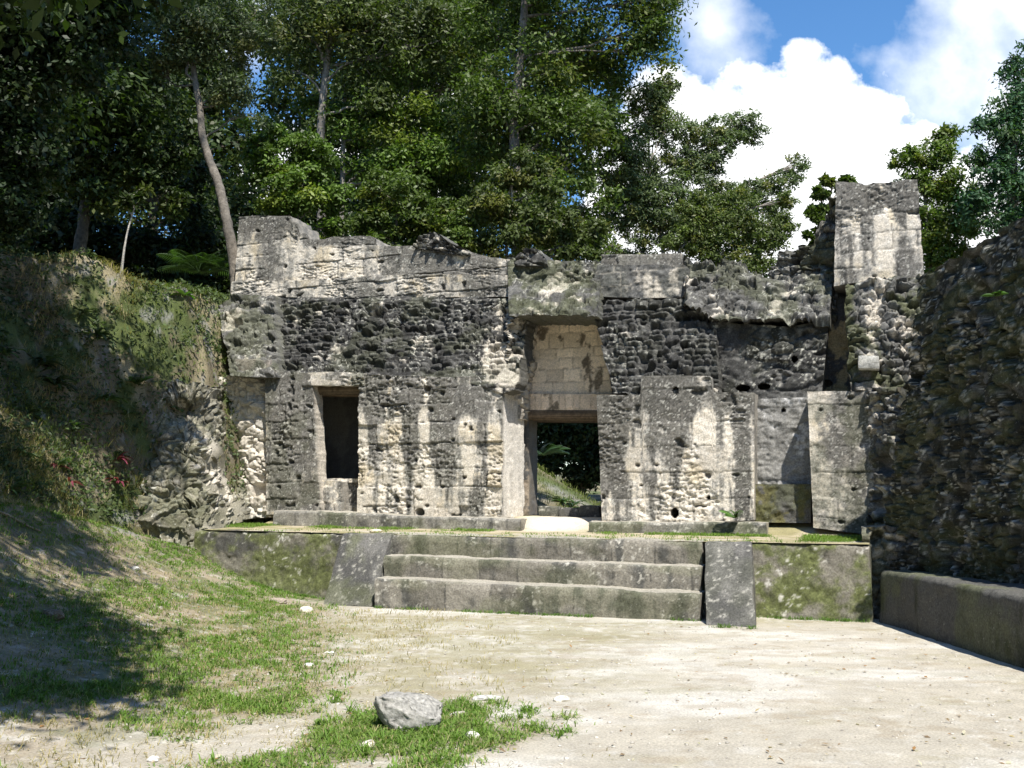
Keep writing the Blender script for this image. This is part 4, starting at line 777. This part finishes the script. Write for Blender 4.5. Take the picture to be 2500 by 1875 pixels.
shb = [tuple(above(*q))+(r,) for q, r in [((60, 1150, .9, 8), 1.3), ((-60, 1200, .8, 7), 1.2), ((180, 1140, .9, 9), .8), ((50, 1460, .2, 7), .38), ((40, 1060, 1.3, 8), 1.0), ((110, 1330, .4, 6), .35), ((30, 1370, .4, 6), .45), ((-150, 1300, .5, 8), 1.0), ((90, 1260, .5, 9), .7), ((-40, 1400, .3, 8), .5), ((290, 1160, .9, 9), .35)]]
shade('overhanging_tree', 'large tree standing outside the left of the view and shading the slope', (-7.8, 3.2, 0), 10, shb, 26000, 301)
shb2 = [(-9.5+SUN[0]/SUN[2]*7, 15.5+SUN[1]/SUN[2]*7, 4+7, 2.2), (-8.4+SUN[0]*8, 13.5+SUN[1]*8, 2.5+8, 1.7), (-9.2, 8.8, 10.5, 1.9), (-10.5, 11.5, 11, 2.2), (-12, 9, 10, 2.4), (-10, 13.5, 12, 2.4)]
shade('overhanging_tree', 'large tree on the mound outside the left of the view', (-11.5, 9.0, 0), 9, shb2, 20000, 302)
for i, (x, y, lab) in enumerate([(-14, -9, 'unseen tree added behind the viewer to the left'), (-5, -15, 'unseen tree added straight behind the viewer, left one'), (5, -16, 'unseen tree added straight behind the viewer, right one'), (14, -10, 'unseen tree added behind the viewer to the right'), (15, 0, 'unseen tree added beyond the side wall, nearest the viewer'), (14.5, 9, 'unseen tree added beyond the middle of the side wall'), (-16, 2, 'unseen tree added far left beyond the mound')]):  # unseen trees added all round to block sky light
    rg_ = np.random.default_rng(600+i); shade('sky_blocking_tree', lab, (x, y, 0), 12, [(x+rg_.uniform(-3, 3), y+rg_.uniform(-2.5, 2.5), zz, 2.6) for zz in (3, 4.5, 6, 7.5, 9, 10.5, 12, 5, 8, 11)], 9000, 610+i, .42)

shb3 = [(-7.2, 6.5, 14, 2.3), (-7.9, 9.2, 15, 2.1), (-7.5, 11.3, 14.5, 1.7), (-10.5, 11.8, 14.5, 2.6), (-9.2, 8.0, 11, 2.2), (-11.5, 8.5, 13, 2.6), (-9.5, 9.5, 15, 2.8), (-7.5, 4.0, 14, 2.2), (-9.5, 6.5, 15, 2.6), (-7.6, 12.3, 19, 1.8), (-9.5, 12.5, 18, 2.6), (-5.6, 15.5, 22, 2.2), (-4.5, 18, 24, 2.2)]
shade('overhanging_tree', 'very tall tree outside the view at the left with its crown high over the mound', (-9.8, 5.2, 0), 15, shb3, 52000, 303)

# ------------------------------------------------------------------ grass
def tufts(mb, P_, n, L_, col, spread=.05, wid=.006, flat=.5, rg=rng, colv=.3):
    """n blades per tuft root"""
    m = len(P_)*n; B = np.repeat(P_, n, 0); ang = rg.random(m)*2*math.pi; lean = flat*(.3+.9*rg.random(m)); l = np.repeat(L_*(.6+.8*rg.random(len(P_))), n)*(.5+.8*rg.random(m))
    B = B+np.stack([rg.normal(size=m)*spread, rg.normal(size=m)*spread, np.zeros(m)], 1)
    h = np.stack([np.cos(ang), np.sin(ang), np.zeros(m)], 1); s = np.stack([-np.sin(ang), np.cos(ang), np.zeros(m)], 1)*wid; up = np.array([0, 0, 1.])
    l = l[:, None]; ln = lean[:, None]; M_ = B+h*l*.5*ln+up*l*.55; E_ = B+h*l*1.1*ln+up*l*(.9-.45*ln)
    V = np.stack([B-s, B+s, M_+s*.8, M_-s*.8, E_], 1).reshape(-1, 3); i = np.arange(m)[:, None]*5
    c = np.repeat(np.array(col)*(1-colv+2*colv*rg.random((m, 1)))*np.array([1., 1., 1.]), 5, 0)
    k = mb.n; mb.add(V, i+np.array([0, 1, 2, 3]), c); mb.f.append((i+np.array([3, 2, 4])+k))
mb = MB()
X = rng.uniform(-7.5, 2.2, 60000); Y = rng.uniform(3.4, 18.5, 60000); d = grass_d(X, Y)**1.3; okk = rng.random(len(X)) < d*.75; okk &= (17.2+.364*-X-Y)*.94 > E+.05
X, Y = X[okk], Y[okk]; gp = np.stack([X, Y, zt(X, Y)-.005], 1); print('tufts', len(gp))
big = rng.random(len(gp)) < .25
nr = gp[:, 1] < 8.6; tufts(mb, gp[~big & ~nr], 5, .042, (.15, .205, .045), .05, .004, 1.2); tufts(mb, gp[big & ~nr], 12, .07, (.12, .20, .038), .045, .0045, 1.)
tufts(mb, gp[nr], 12, .06, (.15, .215, .05), .05, .0042, 1.35); tufts(mb, gp[nr & big], 16, .085, (.12, .20, .038), .03, .005, 1.1); w_ = nr & (rng.random(len(gp)) < .3); tufts(mb, gp[w_], 8, .07, (.32, .28, .15), .05, .003, 1.3)
X = rng.uniform(-6.5, .5, 6000); Y = rng.uniform(3.6, 15, 6000); okk = rng.random(6000) < sm(1, -4, X); X, Y = X[okk], Y[okk]; tufts(mb, np.stack([X, Y, zt(X, Y)-.005], 1), 7, .06, (.30, .25, .13), .06, .003, 1.1)
# along the foot of the steps and of the plinths
for a, b, p, n, zz in (((812, 1293), (1512, 1335), 2.66, 150, None), ((1640, 1325), (1870, 1330), 1.96, 60, None), ((540, 1262), (700, 1285), 1.96, 90, None), ((1530, 1352), (1630, 1352), 3.2, 20, None)):
    A = FA.uw(FA.P(*a, p))[0]; B = FA.uw(FA.P(*b, p))[0]; u = rng.uniform(A, B, n); u = u[vn(u*1.7, u*0, 0, 5) > .35]; q = FA.W(u, p+.03*np.abs(rng.normal(size=len(u))), 0); q[:, 2] = zt(q[:, 0], q[:, 1])-.005; tufts(mb, q, 8, .06, (.09, .16, .03), .03, .004, .9)
for x0, x1, p0, p1, n in ((440, 1120, .38, .75, 620), (1290, 1660, .38, .7, 300), (1740, 1880, .3, 1.5, 330), (440, 1860, .9, 1.85, 260), (430, 600, .1, 1.2, 300)):
    A = FA.uw(FA.P(x0, 1140, .5))[0]; B = FA.uw(FA.P(x1, 1140, .5))[0]; u = rng.uniform(A, B, n); v = rng.uniform(p0, p1, n); k = vn(u*2.1, v*2, 0, 6) > .3; u, v = u[k], v[k]
    q = FA.W(u, v, terrz(u)+.05*sm(E, 0, v)); tufts(mb, q, 9, .05, (.12, .19, .035), .05, .004, 1.)
w_ = gp[rng.random(len(gp)) < .10]; C = np.repeat(w_+[0, 0, .02], 6, 0); C = C+rng.normal(size=C.shape)*np.array([.03, .03, .008]); leaves(mb, C, np.array([0, 0, 1.])+rng.normal(size=C.shape)*.35, .045, .5, np.array([.10, .17, .035])*(.6+.8*rng.random((len(C), 1))))
o = mb.build('grass', M_grass, smooth=False); tag(o, 'short green grass in patches on the pale ground', 'grass', kind='stuff')
mb = MB()
X = rng.uniform(-9.5, -4.6, 17000); Y = rng.uniform(9, 20.5, 17000); fx = np.interp(Y, foot[:, 1], foot[:, 0]); okk = (X < fx+.3) & ((17.2-.364*X-Y)*.94 > -1.2); X, Y = X[okk], Y[okk]
n = fbm(X*1.5, Y*1.5, 0, 3, 90); q = np.stack([X, Y, zt(X, Y)-.01], 1); kp = fbm(X*2.2, Y*2.2, 3, 4, 91, .6) > .42; q = q[kp]; n = n[kp]; g1 = n < .54
tufts(mb, q[g1], 9, .15, (.30, .25, .14), .07, .004, 1.0); tufts(mb, q[~g1], 7, .11, (.13, .16, .045), .07, .005, 1.)
X = rng.uniform(-4, 4, 5000); Y = rng.uniform(21, 27, 5000); q = np.stack([X, Y, zt(X, Y)-.01], 1)[:2600]; tufts(mb, q, 6, .12, (.11, .13, .04), .07, .006, .9)
o = mb.build('dry_grass', M_grass, smooth=False); tag(o, 'straw coloured dry grass on the steep mound', 'dry grass', kind='stuff')
# low broad-leaved ground cover on the mound
mb = MB(); X = rng.uniform(-11, -4.8, 30000); Y = rng.uniform(8, 21, 30000); fx = np.interp(Y, foot[:, 1], foot[:, 0]); ok2 = (X < fx-.1) & ((17.2-.364*X-Y)*.94 > -1.4) & (fbm(X*1.6, Y*1.6, 0, 4, 95, .6) > .46)
X, Y = X[ok2], Y[ok2]; C = np.repeat(np.stack([X, Y, zt(X, Y)+.03], 1), 5, 0); C = C+rng.normal(size=C.shape)*np.array([.07, .07, .05]); cl = np.array([.055, .082, .026])*(.4+1.1*rng.random((len(C), 1))); leaves(mb, C, np.array([.3, -.4, .8])+rng.normal(size=C.shape)*.5, .085, .42, cl)
o = mb.build('ground_cover', M_leaf, smooth=False); tag(o, 'small leafy weeds covering parts of the mound', 'ground cover', kind='stuff')
# litter of twigs and leaves and pebbles
mb = MB(); n = 2600; X = rng.uniform(-6, 4.5, n); Y = rng.uniform(3.6, 13.5, n); w_ = rng.random(n) < np.where(X < -1, .9, .35); X, Y = X[w_], Y[w_]; C = np.stack([X, Y, zt(X, Y)+.008], 1)
cl = np.array([(.30, .17, .08), (.42, .33, .2), (.2, .14, .09), (.5, .45, .36)])[rng.integers(0, 4, len(X))]; leaves(mb, C, np.array([0, 0, 1.])+rng.normal(size=C.shape)*.25, .045, .45, cl)
o = mb.build('leaf_litter', M_grass, smooth=False); tag(o, 'scattered dry leaves and bits on the ground', 'leaf litter', kind='stuff')
def blobmesh(n, sd, sub=3):
    import bmesh
    bm = bmesh.new(); bmesh.ops.create_icosphere(bm, subdivisions=sub, radius=1); V = np.array([v.co[:] for v in bm.verts]); F = np.array([[v.index for v in f.verts] for f in bm.faces]); bm.free(); return V, F
V0, F0 = blobmesh(0, 0, 2)
mb = MB(); n = 3200; X = rng.uniform(-5.5, 4.7, n); Y = 3.3+10.5*rng.random(n)**1.3; okk = (17.2-.364*X-Y)*.94 > 2.8; X, Y = X[okk], Y[okk]
V1, F1 = blobmesh(0, 0, 1)
for x, y, z in zip(X, Y, zt(X, Y)):
    r = .006+.012*rng.random()**3; v = V1*r*np.array([1, .8, .6])*(1+.25*rng.normal(size=(len(V1), 1))*.6)+[x, y, z+r*.2]; mb.add(v, F1, np.array([.50, .47, .41])*(.5+.6*rng.random()))
o = mb.build('gravel', M_clean, smooth=False); tag(o, 'small pale pebbles strewn over the plaza', 'gravel', kind='stuff')

def on_hill(x, y):
    rx, ry, rz = ray(x, y); t = np.linspace(4, 24, 2000); zz = zt(rx*t/ry, t); k = np.where(CAMH+rz*t/ry < zz)[0]; i = k[0] if len(k) else len(t)-1; return np.array([rx*t[i]/ry, t[i]-.05, zz[i]])
# ------------------------------------------------------------------ rocks
def rock(name, label, x, y, sx_, sy_, sz_, base, sd, zz=0., rot=0., amp=.25, parent=None, group=None, sub=5, pts=None, sink=.25, moss=.0):
    V, F = blobmesh(0, 0, sub); n = vnoise3(V, amp, 1.3, sd)+vnoise3(V, amp*.3, 5, sd+5); v = V*(1+.0)+n
    v = np.sign(v)*np.abs(v)**.85
    rg = np.random.default_rng(sd)
    for _ in range(9):
        pn = rg.normal(size=3); pn /= np.linalg.norm(pn); v = v-pn*np.maximum(0, v@pn-(.78+.14*rg.random()))[:, None]*.8
    v = v+vnoise3(v, .08, 4, sd+9); v = v*np.array([sx_, sy_, sz_])
    if pts: v = pts(v)
    c, s = math.cos(rot), math.sin(rot); v = np.stack([v[:, 0]*c-v[:, 1]*s, v[:, 0]*s+v[:, 1]*c, v[:, 2]], 1)
    g_ = on_hill(x, y) if zz < .9 else G(x, y, zz); z = float(zt(g_[0], g_[1])) if zz < .9 else zz; L_ = np.array([g_[0], g_[1], z+sz_*(1-sink*2)*.8]); 
    mb = MB(); q = V*2; col = col3(np.array(base), sd, GREY*.9, .38, moss, .5)(q*.35*max(1, sx_*4)); mb.add(v, F, col); o = mb.build(name, M_stone); o.location = tuple(L_)
    return tag(o, label, 'rock', group)
rock('boulder', 'large rounded grey boulder with a flat top in the foreground grass', 884, 1570, .25, .2, .16, (.27, .26, .235), 201, 0, R(-8), .42, pts=lambda v: v*np.array([1, 1, 1])+np.stack([0*v[:, 0], 0*v[:, 0], -.22*v[:, 0]], 1), sink=.12)
rock('stone', 'white knobbly stone at the right tip of the foreground grass', 1022, 1592, .055, .035, .035, (.66, .63, .57), 202, 0, R(-20))
rock('stone', 'round pale stone on bare ground below the big boulder', 799, 1612, .047, .04, .036, (.60, .54, .45), 203, 0, .3)
rock('stone', 'flat long grey stone lying half buried right of the big boulder', 990, 1546, .10, .035, .03, (.45, .42, .36), 204, 0, R(55))
rock('stone', 'low grey ledge stone at the top of the foreground grass patch', 1052, 1510, .12, .04, .03, (.45, .44, .41), 205, 0, R(8))
rock('stone', 'small worn stone poking out of bare gravel right of the grass patch', 1213, 1512, .07, .04, .03, (.52, .49, .42), 206, 0, R(20))
rock('stone', 'pale round stone on the grass in front of the left side block', 663, 1321, .095, .07, .06, (.62, .58, .48), 207, 0, 0)
rock('stone', 'white angular stone at the foot of the left retaining wall', 497, 1225, .13, .08, .08, (.70, .68, .62), 208, .40, R(-25))
rock('stone', 'brownish low stone in the grass left of the pale round stone', 603, 1301, .15, .09, .05, (.30, .25, .2), 209, .03, R(-15))
rock('stone', 'small white chip in the middle of the grass slope', 670, 1436, .05, .035, .018, (.75, .73, .68), 210, 0, 0)
rock('stone', 'flat white chip just left of the bare path', 712, 1410, .055, .035, .015, (.72, .7, .64), 211, 0, .4)
rock('stone', 'pale stone on the bare ground at the bottom left', 337, 1590+90-40, .035, .028, .022, (.66, .62, .56), 212, .05, 0)
rock('stone', 'small pale yellow stone resting on the terrace edge above the left side block', 812, 1149, .10, .07, .035, (.62, .55, .38), 213, float(terrz(FA.uw(FA.P(812, 1149, E))[0]))+.02, 0)
rock('stone', 'dark brown lump of earth and stone beside the fallen branch', 120, 1335, .12, .09, .07, (.16, .12, .08), 214, .3, 0)
rock('stone', 'white stone with a flat face on the shaded left slope', 295, 1232-2, .06, .04, .035, (.6, .58, .52), 215, .6, 0)
mb = MB(); pts = []
for i, (x, y) in enumerate([(185, 1357), (205, 1353), (230, 1358), (260, 1364), (290, 1363), (305, 1358)]):
    q = on_hill(x, y); q[2] = zt(q[0], q[1])+.015; pts.append(q)
p = smooth_path(pts, 5); tube(mb, p, np.linspace(.02, .009, len(p)), (.20, .14, .10), 8); o = mb.build('fallen_branch', M_bark); tag(o, 'bent fallen branch lying on the bare left slope', 'branch')
# ------------------------------------------------------------------ strap-leaved plants
def rosette(name, label, loc, n, L_, cola, colb, seed, cat='plant', group=None, wid=.16, up=.8):
    rg = np.random.default_rng(seed); mb = MB(); k = 7
    for i in range(n):
        a = rg.random()*6.283; el = up*(.25+.75*rg.random()); l = L_*(.6+.5*rg.random()); h = np.array([math.cos(a), math.sin(a), 0]); s = np.array([-math.sin(a), math.cos(a), 0]); t = np.linspace(0, 1, k)
        cx = t*l*(.25+.75*(1-el*.6)); cz = t*l*el-(t**2.2)*l*(.35+.3*rg.random()); c = h*cx[:, None]+np.array([0, 0, 1])*cz[:, None]; w = l*wid*.5*np.sin(np.clip(t*.93+.07, 0, 1)*math.pi)**.7
        V = np.stack([c-s*w[:, None]+[0, 0, .01], c-[0, 0, .004], c+s*w[:, None]+[0, 0, .01]], 1); col = np.array(cola if rg.random() < .6 else colb)*(.6+.8*rg.random())
        mb.grid(V, col*np.ones(V.shape))
    o = mb.build(name, M_plant); o.location = tuple(loc); return tag(o, label, cat, group)
mb = MB(); pts = []
for x, y in ((0, 1108), (30, 1120), (60, 1138), (90, 1150)): pts.append(on_hill(x, y)+np.array([0, 0, .02]))
# a second, thinner stick further up the slope
p = smooth_path(pts, 4); tube(mb, p, np.linspace(.02, .01, len(p)), (.3, .24, .18), 6); o = mb.build('fallen_branch', M_bark); tag(o, 'thin stick lying in the shade at the left edge', 'branch')

G1, PU, G2 = (.05, .09, .035), (.20, .045, .07), (.10, .16, .05)
for i, (x, y, n, l, a, b, lab) in enumerate([(125, 1010, 26, .42, G1, PU, 'purple and green strap leaved plant at the lower left of the mound'), (255, 995, 22, .40, PU, G1, 'purple leaved plant beside the eroded masonry, lit by the sun'),
        (258, 1045, 18, .36, PU, G1, 'drooping purple strap leaved plant just below the sunlit purple one'), (232, 868, 26, .45, G2, G1, 'glossy green strap leaved plant on the sunny edge of the mound'), (90, 790, 34, .6, (.03, .045, .02), G1, 'large dark plant in deep shade on the upper mound'),
        (210, 730, 26, .5, (.03, .045, .02), G1, 'dark spiky plant in shade near the crest of the mound'), (40, 985, 20, .45, G1, G2, 'green plant at the left edge of the picture on the mound'), (402, 935, 10, .26, PU, G1, 'tiny purple leaved plant growing in the hollow of the eroded masonry'),
        (400, 643, 9, .35, (.14, .28, .04), G2, 'bright light green broad leaved plant on the crest beside the parapet'), (15, 770, 20, .6, G2, G1, 'pale green fern like plant at the left edge higher on the mound'),
        (120, 835, 30, .5, (.03, .045, .02), G1, 'dark strap leaved plant in the shade just below the largest dark one'), (160, 930, 22, .4, G1, (.03, .045, .02), 'dark green plant midway between the sunny plant and the purple pair'), (60, 900, 24, .42, (.03, .045, .02), G1, 'dark plant near the left edge halfway up the mound'),
        (150, 1045, 20, .36, G1, PU, 'green and purple plant just below the lower left purple one'), (20, 1060, 20, .4, G1, G2, 'low green plant at the foot of the mound by the left edge'), (275, 900, 16, .3, G1, G2, 'small green plant right above the sunlit purple one'), (180, 680, 18, .4, (.03, .045, .02), G1, 'spiky dark plant on the crest near the sapling')]):
    loc = on_hill(x, y) if i not in (7,) else FA.P(x, y, .75)
    rosette('strap_leaf_plant', lab, loc, n, l, a, b, 400+i, wid=.13 if i != 8 else .4)
for i, (x, y, n, l, lab) in enumerate([(1235, 1062, 30, .5, 'spiky plant seen through the doorway, middle of its clump'), (1215, 1072, 26, .45, 'spiky plant seen through the doorway, at the left of its clump'), (1262, 1080, 24, .4, 'spiky plant seen through the doorway, single one nearest the right jamb')]):
    loc = at(x, y, 22.3); loc[2] = zt(loc[0], loc[1]); rosette('spiky_plant', lab, loc, n, l, (.05, .085, .045), (.08, .13, .06), 430+i, wid=.1)
def fronds(name, label, loc, n, L_, col, seed, cat='fern'):
    rg = np.random.default_rng(seed); mb = MB()
    for i in range(n):
        a = rg.random()*6.283; l = L_*(.7+.5*rg.random()); h = np.array([math.cos(a), math.sin(a), 0]); s = np.array([-math.sin(a), math.cos(a), 0]); t = np.linspace(.1, 1, 18); up = .55+.5*rg.random()
        c = h*(t*l*.8)[:, None]+np.array([0, 0, 1])*((t*up-.55*t**2)*l)[:, None]; tube(mb, c, np.linspace(.012, .004, 18), np.array(col)*.7, 4)
        for sg in (-1, 1):
            ln = l*.28*np.sin(np.clip(t, .05, .98)*math.pi)**.6; e = c+s*sg*ln[:, None]+h*ln[:, None]*.45-np.array([0, 0, 1])*ln[:, None]*.35; w = h*.014; m_ = (c+e)/2
            V = np.stack([c, m_+w, e, m_-w], 1); k = np.arange(18)[:, None]*4+np.arange(4); mb.add(V.reshape(-1, 3), k, np.array(col)*(.7+.6*rg.random()))
    o = mb.build(name, M_plant, smooth=False); o.location = tuple(loc); return tag(o, label, cat)
l = at(428, 590, 21.5); fronds('fan_palm', 'bright green feathery palm left of the leaning trunk', l, 34, .95, (.06, .11, .03), 500, 'palm')
l = at(1170, 985, 21.6); fronds('fern', 'green fern arching behind the left side of the doorway', l, 12, .75, (.03, .065, .02), 501)
for i, (x, y, lab) in enumerate([(300, 830, 'small yellow green fern high on the mound edge'), (395, 1010-60, 'dark green fern hanging from the eroded masonry'), (428, 935, 'little fern at the left of the broken end wall'), (1590, 1120, 'low green fern at the corner of the plinth before the niche'), (2150, 640, 'tiny bright fern rooted high in the side wall')]):
    loc = on_hill(x, y) if i < 1 else FA.P(x, y, (.5, .35, .45)[i-1]) if i < 4 else RW.P(x, y, .05); fronds('small_fern', lab, loc, 9, .28 if i < 4 else .16, (.08, .16, .03), 510+i)
